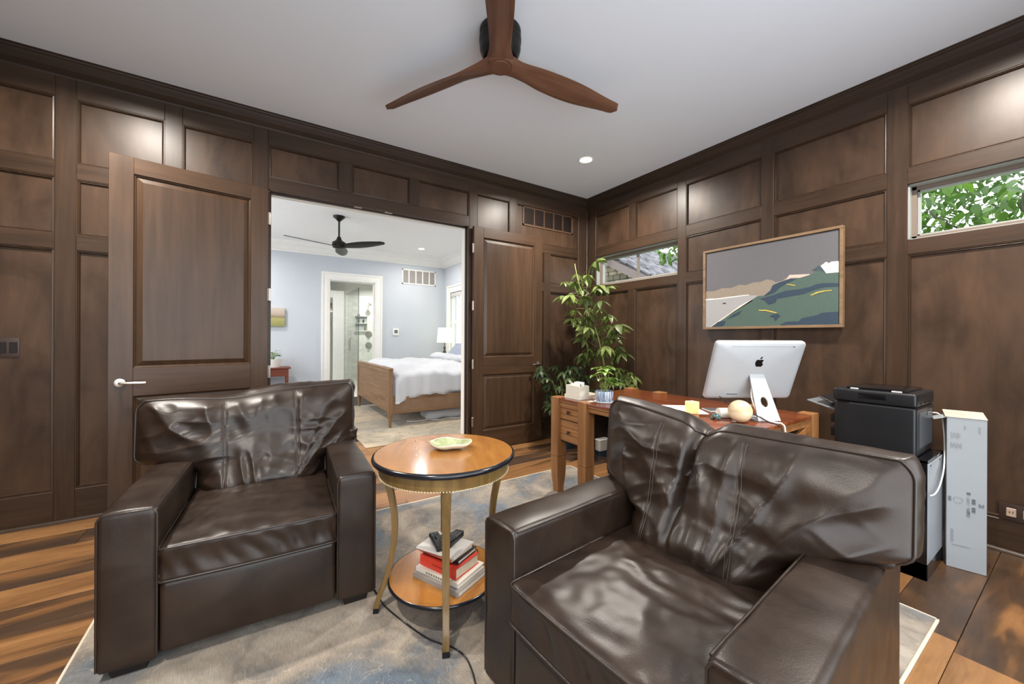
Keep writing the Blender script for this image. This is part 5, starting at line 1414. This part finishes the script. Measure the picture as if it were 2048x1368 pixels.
# ================================================================ BEDROOM THINGS
M['bedrug'] = rug_mat('bedroom_rug_weave', '#bba98f', '#b1a38c', '#a39a88', '#cbbca4', 0.8)
br = empty('bedroom_rug', (2.28, 5.85, 0), 0, 'faded beige rug under the bed in the bedroom', 'rug')
MB().box(-1.30, 1.30, -1.40, 1.40, 0.0005, 0.012).build('pile', M['bedrug'], br, 0.004, 1)
M['bedwood'] = wood('weathered_oak_bed', '#70543c', '#8a6a4d', '#9b7b5c', 'Y', 0.5, 26, 2.2, 0.35)
M['bedwoodz'] = wood('weathered_oak_post', '#70543c', '#8a6a4d', '#9b7b5c', 'Z', 0.5, 26, 2.2, 0.35)
m, nt, b = new_mat('woven_cane')
v = coords(nt, (1, 1, 1), False)
ck = N(nt, 'ShaderNodeTexChecker'); ck.inputs['Scale'].default_value = 90; nt.links.new(v, ck.inputs[0]); ck.inputs[1].default_value = srgb('#92755c'); ck.inputs[2].default_value = srgb('#7b5f48')
c = mixc(nt, 0.5, ck.outputs[0], ramp(nt, noise_n(nt, v, 8, 3), [(0.3, (0.7, 0.7, 0.7, 1)), (0.7, (1.1, 1.1, 1.1, 1))]).outputs[0], 'MULTIPLY')
nt.links.new(c, b.inputs['Base Color']); b.inputs['Roughness'].default_value = 0.6; M['cane'] = m
BY0, BY1, BX0, BX1 = 5.235, 7.235, 1.445, 3.53
bed = empty('bed', (0, 0, 0), 0, 'king bed with tall weathered wood footboard and cane side rail', 'bed')
Z0 = 0.012
bx('footboard_panel', M['bedwood'], bed, BX0 + 0.012, BX0 + 0.042, BY0 + 0.05, BY1 - 0.05, 0.26, 0.76, 0.002)
for z0, z1 in ((0.215, 0.285), (0.735, 0.79)): bx('footboard_rail', M['bedwood'], bed, BX0 + 0.004, BX0 + 0.05, BY0 + 0.04, BY1 - 0.04, z0, z1, 0.006, 2)
bx('cap_rail', M['bedwood'], bed, BX0 - 0.006, BX0 + 0.06, BY0 - 0.008, BY1 + 0.008, 0.788, 0.815, 0.006, 2)
for y in (BY0 + 0.028, BY1 - 0.028):
    for x in (BX0 + 0.028, BX1 - 0.028):
        hgt = 0.79 if x < 2 else 1.15
        bx('post', M['bedwoodz'], bed, x - 0.03, x + 0.03, y - 0.03, y + 0.03, 0.19, hgt, 0.004)
        MB().lathe([(0.0, Z0), (0.016, Z0), (0.020, Z0 + 0.05), (0.026, 0.135), (0.033, 0.15), (0.024, 0.158), (0.033, 0.168), (0.033, 0.19)], 20, (x, y, 0), cap=False).build('leg', M['bedwoodz'], bed, ang=40)
for y0, y1, s in ((BY0 + 0.006, BY0 + 0.04, -1), (BY1 - 0.04, BY1 - 0.006, 1)):
    rl = bx('side_rail', wood('weathered_oak_rail', '#70543c', '#8a6a4d', '#9b7b5c', 'X', 0.5, 26, 2.2, 0.35), bed, BX0 + 0.05, BX1 - 0.05, y0, y1, 0.19, 0.42, 0.004)
    MB().box(BX0 + 0.08, BX1 - 0.1, (y0 - 0.003) if s < 0 else y1, y0 if s < 0 else y1 + 0.003, 0.235, 0.375).build('cane_panel', M['cane'], rl)
bx('headboard', M['bedwood'], bed, BX1 - 0.04, BX1 - 0.01, BY0 + 0.05, BY1 - 0.05, 0.3, 1.2, 0.01, 2)
M['linen'] = plain('white_linen', '#c6c8cd', 0.85, var=0.02, bmp=0.2, bscale=40, sheen=0.2)
M['sheet'] = plain('pale_blue_sheet', '#d5dcea', 0.85, var=0.03, bmp=0.2, bscale=60)
soft_box(BX0 + 0.07, BX1 - 0.06, BY0 + 0.05, BY1 - 0.05, 0.34, 0.70, 0.05, 0.1).build('mattress', M['sheet'], bed, ang=60)
# duvet: one draped sheet of real thickness
def duvet(i, j, top_=True):
    u, v = i / 60.0, j / 60.0                      # u along the bed, v across from the near side
    x = BX0 + 0.085 + u * 1.42
    L = 2.55; s = v * L - 0.30                     # arc length, hanging 0.30 each side
    y0, y1 = BY0 + 0.02, BY1 - 0.02
    Wd = y1 - y0
    drop = 0.0
    if s < 0.06: y = y0 - 0.018 - 0.02 * math.sin(i * 0.7) ; drop = 0.06 - s; 
    elif s > Wd - 0.06: y = y1 + 0.018; drop = s - (Wd - 0.06)
    else: y = y0 + s
    z = 0.84 - drop * 0.9 - 0.10 * (1 - smooth01(min(s, Wd - s), 0.0, 0.30)) 
    z += 0.055 * nz(x * 3.1, s * 3.0, 7.0) + 0.02 * (ridge(x * 4 + s * 3.5, s * 3 - x * 2, 2.2) - 0.4) + 0.012 * (ridge(x * 9 - s * 6, s * 5, 4.2) - 0.4)
    if s < 0.2: y -= 0.03 * (0.5 + 0.5 * math.sin(x * 13 + 2.5 * nz(x * 3, 0, 0))) * smooth01(0.2 - s, 0, 0.2)
    if u < 0.14: z -= 0.20 * ((0.14 - u) / 0.14) * (1 - smooth01(s, -0.1, 0.10)) 
    if u < 0.06: z -= 0.04 * (1 - u / 0.06)
    return (x, y, max(z, 0.36))
m = MB(); m.grid(lambda i, j: duvet(i, j), 61, 61)
me = m.mesh('duvet', ang=80)
dv = link('duvet', me, M['linen']); tag(dv, 'rumpled white duvet hanging over the side of the bed', 'bedding')
md = dv.modifiers.new('thick', 'SOLIDIFY'); md.thickness = 0.03; md.offset = -1
rl_ = MB()
def roll(i, j):
    a = 2 * PI * i / 20; t = j / 40; y = BY0 - 0.02 + t * (BY1 - BY0 + 0.04)
    x = 2.92 + 0.15 * math.cos(a) + 0.03 * nz(y * 3, a, 1); z = 0.865 + 0.072 * math.sin(a) * (1 + 0.2 * nz(y * 4, 3, 0)) + 0.03 * nz(y * 2.3, 5, 0) - 0.12 * (1 - smooth01(min(t, 1 - t), 0, 0.06))
    return (x, y, z)
rl_.grid(roll, 20, 41, cu=True)
tag(rl_.build('folded_blanket', M['linen'], ang=80), 'white duvet fold rolled back towards the pillows', 'bedding')
M['greyblue'] = plain('grey_blue_cotton', '#9aa2b4', 0.85, var=0.06, bmp=0.2, bscale=70); M['greytrim'] = plain('slate_trim', '#5f6378', 0.8)
def pillow(x, y, z, w, h, t, mat, label, rx=0, lean=55, trim=None):
    e = empty('pillow', (x, y, z), 0, label, 'pillow', 'pillows on the bed')
    e.rotation_euler = (0, R(-lean), R(rx))
    def f(sg):
        def g(i, j):
            a, b2 = -1 + i / 10, -1 + j / 10
            th = t * (max(0, (1 - a * a) * (1 - b2 * b2))) ** 0.45
            return (a * h / 2 * (1 - 0.06 * b2 * b2), b2 * w / 2 * (1 - 0.06 * a * a), sg * th)
        return g
    m = MB(); m.grid(f(1), 21, 21); m.grid(f(-1), 21, 21)
    me = m.mesh('cushion', ang=80); bm = bmesh.new(); bm.from_mesh(me); bmesh.ops.remove_doubles(bm, verts=bm.verts, dist=0.001); bmesh.ops.recalc_face_normals(bm, faces=bm.faces); bm.to_mesh(me); bm.free()
    link('cushion', me, mat, e)
    if trim:
        pts = []
        for k in range(80):
            q = k / 20; s_ = int(q); r_ = q - s_
            a, b2 = ((-1 + 2 * r_, -1), (1, -1 + 2 * r_), (1 - 2 * r_, 1), (-1, 1 - 2 * r_))[s_]
            pts.append((a * h / 2 * (1 - 0.06 * b2 * b2), b2 * w / 2 * (1 - 0.06 * a * a), 0))
        MB().tube(pts, 0.014, 6, closed=True).build('flange', trim, e, ang=80)
pillow(3.12, 6.62, 0.93, 0.72, 0.48, 0.085, M['greyblue'], 'grey-blue trimmed pillow nearest the lamp', 4, 50, M['greytrim'])
pillow(3.16, 5.80, 0.93, 0.72, 0.48, 0.085, M['greyblue'], 'grey-blue trimmed pillow on the near side of the bed', -4, 50, M['greytrim'])
pillow(3.36, 6.65, 0.98, 0.72, 0.50, 0.10, M['linen'], 'white pillow behind the trimmed pillow by the lamp', 0, 62)
pillow(3.36, 5.80, 0.98, 0.72, 0.50, 0.10, M['linen'], 'white pillow on the near side behind the trimmed one', 0, 62)
ub = soft_box(2.05, 2.75, 5.40, 5.75, 0.013, 0.15, 0.06, 0.04, lambda p, n: p + n * 0.03 * nz(p.x * 6, p.y * 6, p.z * 6)).build('blanket_bundle', M['linen'], ang=80)
tag(ub, 'white bundle of bedding stored under the bed', 'bundle')
tag(MB().tube([(1.78, 5.50, 0.018), (1.9, 5.42, 0.020), (2.05, 5.46, 0.018), (2.2, 5.36, 0.018), (2.35, 5.42, 0.018), (2.5, 5.35, 0.018), (2.7, 5.38, 0.018)], 0.006, 6).build('cable', M['white']), 'thin white cable lying on the rug under the bed', 'cable')
# nightstand + lamp
ns = empty('nightstand', (3.38, 7.88, 0), 0, 'wooden nightstand behind the bed carrying the lamp', 'nightstand')
bx('top', M['bedwood'], ns, -0.25, 0.23, -0.25, 0.25, 0.66, 0.69, 0.004); bx('body', M['bedwood'], ns, -0.23, 0.22, -0.23, 0.23, 0.35, 0.66, 0.003)
for x in (-0.21, 0.2):
    for y in (-0.21, 0.21): MB().frustum(x, y, 0.0, 0.35, 0.014, 0.014, 0.022, 0.022).build('leg', M['bedwoodz'], ns)
tl = empty('table_lamp', (3.38, 7.88, 0.6905), 0, 'table lamp with lit cream drum shade beside the bed', 'lamp')
MB().lathe([(0.0, 0.0), (0.07, 0.0), (0.072, 0.015), (0.025, 0.03), (0.016, 0.10), (0.03, 0.16), (0.045, 0.20), (0.03, 0.25), (0.014, 0.28), (0.03, 0.32), (0.012, 0.35), (0.008, 0.45), (0.0, 0.45)], 24, cap=False).build('base', plain('dark_turned_wood', '#3b332d', 0.35, var=0.1), tl, ang=50)
MB().lathe([(0.165, 0.435), (0.140, 0.755)], 36, cap=False).build('lamp_shade', emit('lit_lamp_shade', '#f3f2d4', 0.75), tl)
# small console table with plant and picture on the far wall
M['mahog'] = wood('mahogany', '#5c2a1c', '#7a3a28', '#8e4a36', 'X', 0.35, 20, 2, 0.3)
ctb = empty('console_table', (0.10, 8.23, 0), 0, 'small red-brown console table at the far bedroom wall', 'table')
bx('top', M['mahog'], ctb, -0.40, 0.365, -0.20, 0.20, 0.655, 0.680, 0.004); bx('apron', M['mahog'], ctb, -0.37, 0.33, -0.17, 0.18, 0.52, 0.655, 0.003)
for x in (-0.35, 0.31):
    for y in (-0.15, 0.16): MB().frustum(x, y, 0.0, 0.52, 0.013, 0.013, 0.02, 0.02).build('leg', M['mahog'], ctb)
wp = empty('white_pot_plant', (0.19, 8.20, 0.6805), 0, 'leafy plant in a white bowl on the console table', 'plant')
MB().lathe([(0.0, 0.0), (0.10, 0.0), (0.14, 0.13), (0.145, 0.15), (0.135, 0.15), (0.13, 0.13)], 28, cap=False).build('pot', M['white'], wp, ang=40)
MB().lathe([(0.0, 0.13), (0.132, 0.132)], 20, cap=False).build('soil', M['soil'], wp)
rn = random.Random(9)
for i in range(16):
    a = rn.uniform(0, 2 * PI); m = MB(); h = rn.uniform(0.06, 0.22); q = Vector((0.05 * math.cos(a), 0.05 * math.sin(a), 0.13 + h))
    m.tube([(0.01 * math.cos(a), 0.01 * math.sin(a), 0.12), q], 0.003, 4)
    leaflet(m, q, Vector((math.cos(a), math.sin(a), 0.5)), Vector((0, 0, 1)), rn.uniform(0.09, 0.13), 0.05, 0.5); m.build('leaf', M['leaf_bright'], wp, ang=80)
pic = empty('small_landscape', (0.20, YF - 0.001, 1.60), 0, 'small unframed meadow picture above the console table', 'picture')
m, nt, b = new_mat('meadow_print')
tc = N(nt, 'ShaderNodeTexCoord'); sx_ = N(nt, 'ShaderNodeSeparateXYZ'); nt.links.new(tc.outputs['Object'], sx_.inputs[0])
mr = N(nt, 'ShaderNodeMapRange'); mr.inputs[1].default_value = -0.175; mr.inputs[2].default_value = 0.175; nt.links.new(sx_.outputs[2], mr.inputs[0])
ad = N(nt, 'ShaderNodeMath', operation='MULTIPLY_ADD'); nt.links.new(noise_n(nt, coords(nt, (1, 1, 1), False), 18, 4), ad.inputs[0]); ad.inputs[1].default_value = 0.18; nt.links.new(mr.outputs[0], ad.inputs[2])
c = ramp(nt, ad.outputs[0], [(0.15, srgb('#8f8d58')), (0.5, srgb('#a9a468')), (0.62, srgb('#8a7a63')), (0.75, srgb('#b9a796')), (1.0, srgb('#c9bcae'))])
nt.links.new(c.outputs[0], b.inputs['Base Color']); b.inputs['Roughness'].default_value = 0.8
MB().box(-0.185, 0.185, -0.045, 0.0, -0.175, 0.175).build('canvas', m, pic, 0.003, 1)
# vent, thermostat
vt = empty('wall_vent', (3.018, YF - 0.0005, 2.59), 0, 'white five-bay vent high on the far bedroom wall', 'vent')
m = MB(); a_, b_ = 0.395, 0.168
for p in ((-a_, a_, -b_, -b_ + 0.028), (-a_, a_, b_ - 0.028, b_), (-a_, -a_ + 0.028, -b_, b_), (a_ - 0.028, a_, -b_, b_)): m.box(p[0], p[1], -0.012, 0, p[2], p[3])
m.build('frame', M['white'], vt, 0.002, 1)
MB().box(-a_ + 0.02, a_ - 0.02, -0.003, 0, -b_ + 0.02, b_ - 0.02).build('backing', plain('vent_shadow', '#8e8a86', 0.8), vt)
for i in range(1, 5): MB().box(-a_ + 2 * a_ * i / 5 - 0.012, -a_ + 2 * a_ * i / 5 + 0.012, -0.011, 0, -b_ + 0.028, b_ - 0.028).build('divider', M['white'], vt)
sl = MB(); sl.box(-a_ + 0.028, a_ - 0.028, -0.008, 0, -0.0025, 0.0025); sl = sl.mesh('slat'); sl.materials.append(plain('vent_slat', '#c9c3bd', 0.6))
for i in range(14): link('slat', sl, None, vt, loc=(0, -0.001, -b_ + 0.04 + i * 0.0195))
th_ = empty('thermostat', (2.49, YF - 0.0005, 1.35), 0, 'small white thermostat on the pale blue wall', 'thermostat')
MB().box(-0.065, 0.065, -0.02, 0, -0.075, 0.075).build('body', M['white'], th_, 0.004, 2); MB().box(-0.035, 0.04, -0.0215, -0.019, -0.03, 0.045).build('display', M['greyplastic'], th_)
# bedroom fan
f2 = empty('bedroom_fan', (0.985, 6.285, HC), 0, 'black three-blade ceiling fan on a rod in the bedroom', 'ceiling fan')
MB().lathe([(0.0, 0.0), (0.085, 0.0), (0.08, -0.02), (0.045, -0.05), (0.022, -0.075), (0.0, -0.075)], 28, cap=False).build('canopy', M['bronze'], f2, ang=50)
MB().lathe([(0.013, -0.07), (0.013, -0.34)], 14).build('downrod', M['bronze'], f2)
MB().lathe([(0.0, -0.30), (0.025, -0.31), (0.035, -0.345), (0.06, -0.375), (0.095, -0.395), (0.098, -0.44), (0.09, -0.445), (0.09, -0.47), (0.06, -0.485), (0.0, -0.49)], 32, cap=False).build('motor', M['bronze'], f2, ang=50)
def b2(j, i, tp_):
    t = j / 19; r_ = 0.05 + 0.70 * t; w = 0.05 + 0.035 * math.sin(PI * min(1, t * 1.1)); x = -1 + i / 3
    if t > 0.93: w *= 1 - 0.6 * ((t - 0.93) / 0.07) ** 2
    return (r_, w * x, -w * x * 0.28 + (0.006 if tp_ else -0.006) * (1 - x * x) ** 0.5 + 0.02 * t)
m = MB(); vs = []; fs = []
for j in range(20): vs += [b2(j, i, True) for i in range(7)] + [b2(j, i, False) for i in range(5, 0, -1)]
for j in range(19):
    for q in range(12): fs.append((j * 12 + q, j * 12 + (q + 1) % 12, (j + 1) * 12 + (q + 1) % 12, (j + 1) * 12 + q))
fs += [tuple(range(12)), tuple(19 * 12 + q for q in range(11, -1, -1))]
m.add(vs, fs); bm2 = m.mesh('blade', ang=60); bm2.materials.append(M['bronze'])
for a in (195.0, 75.0, -45.0): link('blade', bm2, None, f2, loc=(0, 0, -0.455), rot=(0, 0, R(a)))
downlight(2.761, 7.643, BED_LIGHT_W * 0.6, 'lit recessed light in the bedroom ceiling above the bed', 'bedroom downlights', (1, 0.95, 0.88))
downlight(2.761, 4.95, BED_LIGHT_W, 'unseen recessed light added to brighten the bedroom near the doors, hidden by the door header', 'bedroom downlights', (1, 0.95, 0.88))  # this and the next two are unseen lamps added to brighten the bedroom
downlight(-0.6, 7.643, BED_LIGHT_W, 'unseen recessed light added to brighten the far left bedroom, hidden by the wall', 'bedroom downlights', (1, 0.95, 0.88))
downlight(-0.6, 4.95, BED_LIGHT_W, 'unseen recessed light added to brighten the near left bedroom, hidden by the wall', 'bedroom downlights', (1, 0.95, 0.88))
downlight(1.4, 9.4, 9, 'unseen recessed light added to brighten the bathroom near its doorway, hidden by the door header', 'added bathroom lights', (1, 0.97, 0.92), 2.75)  # both bathroom lamps are unseen, added to brighten the view through the doorway
downlight(2.7, 10.8, 13, 'unseen recessed light added to brighten the bathroom over the shower, hidden by the door header', 'added bathroom lights', (1, 0.97, 0.92), 2.75)

# ================================================================ BATHROOM THINGS
M['sglass'] = glass('shower_glass', (0.96, 0.98, 0.97, 1), 0.5)
sg = empty('shower_enclosure', (2.02, 10.0, 0), 0, 'frameless glass shower enclosure beyond the bathroom doorway', 'shower')
MB().box(0.0, 1.25, -0.005, 0.005, 0.02, 2.45).build('fixed_pane', M['sglass'], sg)
MB().box(-0.005, 0.005, 0.012, 0.78, 0.02, 2.45).build('glass_door', M['sglass'], sg)
MB().box(-0.005, 0.005, 0.79, 1.58, 0.02, 2.45).build('side_pane', M['sglass'], sg)
M['edge'] = plain('dark_glass_edge', '#4a5a56', 0.2)
MB().box(-0.006, 0.006, -0.006, 0.006, 0.0, 2.45).build('corner_edge', M['edge'], sg)
for y in (0.70, 0.86): MB().tube([(-0.01, y, 0.87), (-0.06, y, 0.87), (-0.06, y, 1.2), (-0.01, y, 1.2)], 0.009, 8).build('pull_handle', M['nickel'], sg)
MB().box(-0.02, 0.03, -0.02, 0.05, 1.72, 1.80).build('clamp', M['nickel'], sg); MB().box(-0.02, 0.03, -0.02, 0.05, 0.4, 0.48).build('clamp', M['nickel'], sg)
for z in (1.31, 0.985):
    sv = empty('shower_valve', (2.62, 11.598, z), 0, 'round nickel shower valve, %s of the two on the marble wall' % ('upper' if z > 1.2 else 'lower'), 'shower valve', 'shower valves')
    MB().lathe([(0.0, -0.012), (0.09, -0.010), (0.095, 0.0), (0.0, 0.0)], 28, (0, 0, 0), 'Y', cap=False).build('plate', M['nickel'], sv)
    MB().lathe([(0.0, -0.06), (0.04, -0.058), (0.045, -0.012)], 20, (0, 0, 0), 'Y', cap=False).build('knob', M['nickel'], sv)
shd = empty('overhead_shower', (2.62, 11.598, 2.2), 0, 'nickel shower head high on the marble wall', 'shower head')
MB().tube([(0, 0, 0), (0, -0.12, 0.02), (0, -0.2, -0.03)], 0.011, 8).build('arm', M['nickel'], shd); MB().lathe([(0.02, 0.0), (0.06, -0.03), (0.06, -0.04), (0.0, -0.04)], 20, (0, -0.2, -0.03), cap=False).build('rose', M['nickel'], shd)
nch = empty('shower_niche', (2.42, 11.598, 1.62), 0, 'tiled shower niche shelves with bottles', 'niche')
for z in (-0.22, 0.0, 0.2): MB().box(-0.16, 0.16, -0.06, 0.0, z, z + 0.02).build('shelf', M['white'], nch)
MB().box(-0.16, 0.16, -0.004, 0.0, -0.20, 0.2).build('back', plain('grey_marble', '#a9adab', 0.3, var=0.15, vscale=10), nch)
for i, (x, z, h, col) in enumerate(((-0.08, 0.02, 0.13, '#6b5a3c'), (0.05, 0.02, 0.11, '#3f3a30'), (0.10, -0.2, 0.14, '#8c7a52'))):
    bt = empty('bottle', (2.42 + x, 11.56, 1.62 + z + 0.0005), 0, ('brown', 'dark', 'tan')[i] + ' bottle standing in the shower niche', 'bottle', 'bottles in the shower niche')
    MB().lathe([(0.0, 0.0), (0.022, 0.0), (0.022, h * 0.7), (0.010, h * 0.8), (0.010, h), (0.0, h)], 14, cap=False).build('body', plain('bottle_%d' % i, col, 0.3), bt)
# closet seen at the left of the bathroom
cl = empty('closet_surround', (1.62, 10.6, 0), 0, 'white closet surround at the left of the bathroom view', 'closet')
bx('post', M['white'], cl, -0.10, 0.16, -0.04, 0.04, 0, 2.35, 0.004); bx('header', M['white'], cl, -0.9, 0.16, -0.03, 0.03, 2.22, 2.40, 0.004); bx('shelf', M['white'], cl, -0.9, -0.10, 0.0, 0.4, 1.86, 1.90, 0.003); bx('back', plain('closet_shadow', '#b8afa2', 0.8), cl, -0.9, -0.05, 0.5, 0.52, 0, 2.2, 0)
MB().tube([(-0.9, 0.2, 1.78), (-0.1, 0.2, 1.78)], 0.014, 8).build('rail', M['nickel'], cl)
for i, (x, col) in enumerate(((-0.20, '#3b3a44'), (-0.27, '#8d8794'), (-0.34, '#2f2f36'), (-0.41, '#5a5560'))):
    g = empty('hanging_garment', (1.62 + x, 10.8, 1.75), 0, ('dark', 'mauve', 'black', 'plum')[i] + ' garment hanging in the bathroom closet', 'clothing', 'garments in the closet')
    soft_box(-0.025, 0.025, -0.19, 0.19, -0.75, 0.0, 0.02, 0.06, lambda p, n: p + n * 0.012 * nz(p.x * 9 + i, p.y * 14, p.z * 3)).build('garment', plain('cloth_%d' % i, col, 0.9), g, ang=80)
fbx = empty('folded_clothes', (1.38, 10.8, 1.9005), 0, 'stack of folded clothes on the closet shelf', 'clothing')
for i, col in enumerate(('#b59a78', '#6d6a5e', '#4a4a44', '#a39a86')): soft_box(-0.14, 0.14, -0.12, 0.12, i * 0.065, i * 0.065 + 0.063, 0.025, 0.08).build('folded_piece', plain('fold_%d' % i, col, 0.9), fbx, ang=80)
# ================================================================ OUTSIDE
gr = MB().box(3.85, 30, -14, 26, -0.6, -0.4).build('ground', plain('lawn', '#5d7a3a', 0.95, var=0.3, vscale=3))
struct(gr, 'lawn outside the strip windows', 'ground')
# neighbouring gable: rake passes (Y 8.17, Z 3.655) and (Y 6.67, Z 2.87) at X = 9
slope = (3.655 - 2.87) / (8.169 - 6.669)
def rake(y): return 2.87 + slope * (y - 6.669)
hs = empty('stone_house', (9.0, 6.0, -0.4), 0, 'neighbouring stone gable with shingled roof seen through the far strip window', 'house')
oy, oz = 6.0, -0.4
m = MB().prism([(y - oy, z - oz) for y, z in ((5.2, -0.4), (13.0, -0.4), (13.0, rake(11.0) - 0.3), (11.0, rake(11.0) - 0.05), (5.2, rake(5.2) - 0.05))], 0.06, 0.3, lambda a, b2, h: (h, a, b2))
m.build('wall', plain('mortar', '#57523f', 0.95, var=0.1), hs, smooth=False)
smats = [plain('fieldstone_%d' % i, c, 0.9, var=0.2, vscale=9) for i, c in enumerate(('#77705c', '#676252', '#837b66', '#565245'))]
rs = random.Random(3); z = 1.9; cnt = 0
while z < 4.3:
    hgt = rs.uniform(0.10, 0.17); y = 6.1 + rs.uniform(0, 0.2)
    while y < 9.6:
        w = rs.uniform(0.16, 0.36)
        if rake(y) - 0.10 > z + hgt * 0.5 and cnt < 290:
            zz = min(z + hgt - 0.012, rake(y) - 0.06)
            mb = MB().box(-w / 2 + 0.008, w / 2 - 0.008, -(0.03 + rs.uniform(0, 0.03)), 0.03, -(zz - z) / 2, (zz - z) / 2, Matrix.Rotation(R(-90), 4, 'Z'))
            mb.build('stone', rs.choice(smats), hs, 0.012, 1, loc=(0.05, y + w / 2 - oy, (z + zz) / 2 - oz)); cnt += 1
        y += w
    z += hgt
# fascia board and roof
def rp(y, dz_, x): return Vector((x - 9.0, y - oy, rake(y) + dz_ - oz))
vs = [rp(y, d, x) for x in (8.62, 8.70) for y, d in ((5.0, -0.20), (11.0, -0.20), (11.0, 0.03), (5.0, 0.03))]
m = MB(); m.add(vs, [(0, 1, 2, 3), (7, 6, 5, 4), (0, 4, 5, 1), (1, 5, 6, 2), (2, 6, 7, 3), (3, 7, 4, 0)]); m.build('fascia', plain('mauve_brown_fascia', '#5a4e4a', 0.6, var=0.05), hs)
vs = [rp(y, d, x) for x in (8.66, 30.0) for y, d in ((4.9, 0.0), (11.0, 0.0), (11.0, 0.05), (4.9, 0.05))]
m = MB(); m.add(vs, [(0, 1, 2, 3), (7, 6, 5, 4), (0, 4, 5, 1), (1, 5, 6, 2), (2, 6, 7, 3), (3, 7, 4, 0)]); m.build('roof', plain('roof_deck', '#3c3a38', 0.9), hs)
vs = [rp(y, d, x) for x in (8.66, 9.1) for y, d in ((4.9, -0.02), (11.0, -0.02), (11.0, 0.0), (4.9, 0.0))]
m = MB(); m.add(vs, [(0, 1, 2, 3), (7, 6, 5, 4), (0, 4, 5, 1), (1, 5, 6, 2), (2, 6, 7, 3), (3, 7, 4, 0)]); m.build('soffit', plain('soffit_paint', '#5e5653', 0.7), hs)
sh_m = [plain('shingle_%d' % i, c, 0.9, var=0.15) for i, c in enumerate(('#4e4d51', '#3d3c40', '#5f5d61'))]
tilt = math.atan(slope)
mbs = [MB(), MB(), MB()]
for r_ in range(26):
    y = 5.0 + r_ * 0.19; x = 8.6 + rs.uniform(0, 0.2)
    while x < 24:
        w = rs.uniform(0.16, 0.34) * (1 if x < 14 else 1.8)
        Mx = Matrix.Translation(rp(y, 0.055 + rs.uniform(0, 0.02), x)) @ Matrix.Rotation(tilt + R(4), 4, 'X')
        mbs[rs.randrange(3)].box(0.01, w - 0.01, -0.06, 0.20, 0, 0.028 + rs.uniform(0, 0.02), Mx)
        x += w
for i, mb in enumerate(mbs):
    o = mb.build('shingles', sh_m[i], hs, smooth=False); o['kind'] = 'stuff'

# tree outside the near strip window
def make_tree(loc, label, branches, zones, seed, n_leaf, n_far, far):
    e = empty('leafy_tree', loc, 0, label, 'tree', 'trees outside the windows')
    rs = random.Random(seed)
    L0 = Vector(loc)
    for i, (pts, r0, r1) in enumerate(branches):
        q = [Vector(p) - L0 for p in pts]
        m = MB(); nn = 8 * (len(q) - 1) + 1
        m.tube([along(q, k / (nn - 1)) + Vector((nz(k * 0.4, i, 0), nz(k * 0.4, i, 5), nz(k * 0.4, i, 9))) * (0.03 if i else 0.0) for k in range(nn)], [r0 + (r1 - r0) * k / (nn - 1) for k in range(nn)], 7)
        m.build('trunk' if i == 0 else 'branch', M['bark'], e, ang=80)
    lv = []
    for k in range(5):
        m = MB(); leaflet(m, Vector((0, 0, 0)), Vector((1, 0, 0)), Vector((0, 0, 1)), rs.uniform(0.12, 0.17), rs.uniform(0.06, 0.08), rs.uniform(0.1, 0.5), 0.1); me = m.mesh('leaf', ang=80); me.materials.append(M['leaf_tree']); lv.append(me)
    for i in range(n_leaf):
        zn = zones[i % len(zones)]
        p = Vector((rs.uniform(*zn[0]), rs.uniform(*zn[1]), rs.uniform(*zn[2]))) - L0
        link('leaf', lv[i % 5], None, e, loc=p, rot=(rs.uniform(-0.7, 0.7), rs.uniform(0.0, 1.1), rs.uniform(0, 6.28)), scale=(1, 1, 1))
    m = MB()
    for i in range(n_far):
        p = Vector((rs.uniform(*far[0]), rs.uniform(*far[1]), rs.uniform(*far[2]))) - L0
        d = Vector((rs.uniform(-1, 1), rs.uniform(-1, 1), rs.uniform(-0.8, 0.2)))
        leaflet(m, p, d, Vector((0, 0, 1)), rs.uniform(0.12, 0.18), rs.uniform(0.06, 0.09), 0.3, 0.1, 3)
    if n_far:
        o = m.build('foliage', M['leaf_tree'], e, ang=80); o['kind'] = 'stuff'
make_tree((8.2, -0.4, -0.4), 'leafy green tree close outside the near strip window',
          [([(8.2, -0.4, -0.4), (8.1, -0.4, 1.2), (8.0, -0.3, 2.4), (7.9, -0.2, 5.0)], 0.16, 0.07),
           ([(8.0, -0.3, 2.35), (7.4, 0.3, 2.50), (6.9, 0.9, 2.50), (6.7, 1.4, 2.42), (6.5, 2.0, 2.5)], 0.035, 0.010), ([(6.9, 0.9, 2.5), (6.7, 1.0, 2.62), (6.5, 1.15, 2.75)], 0.014, 0.005),
           ([(7.3, 0.4, 2.5), (7.0, 0.5, 2.75), (6.8, 0.4, 3.1)], 0.014, 0.005), ([(8.0, -0.2, 2.6), (7.2, 0.3, 2.85), (6.6, 0.5, 3.1)], 0.02, 0.006), ([(7.2, 0.5, 2.5), (7.0, 0.8, 2.45), (6.7, 1.2, 2.62)], 0.01, 0.004)],
          [((5.6, 7.4), (0.1, 1.6), (2.35, 3.15)), ((6.0, 8.0), (-0.6, 2.0), (2.3, 3.4))], 5, 290, 6500, ((7.2, 11.5), (-1.8, 3.4), (2.0, 4.8)))
make_tree((8.6, 5.3, -0.4), 'leafy green branch hanging past the far strip window',
          [([(8.6, 5.3, -0.4), (8.5, 5.2, 1.6), (8.3, 5.0, 3.4), (8.0, 4.9, 5.0)], 0.12, 0.06), ([(8.2, 5.0, 3.5), (7.4, 4.8, 3.5), (6.7, 4.5, 3.15)], 0.03, 0.008)],
          [((6.3, 6.9), (4.20, 4.75), (2.68, 3.35))], 8, 130, 0, None)
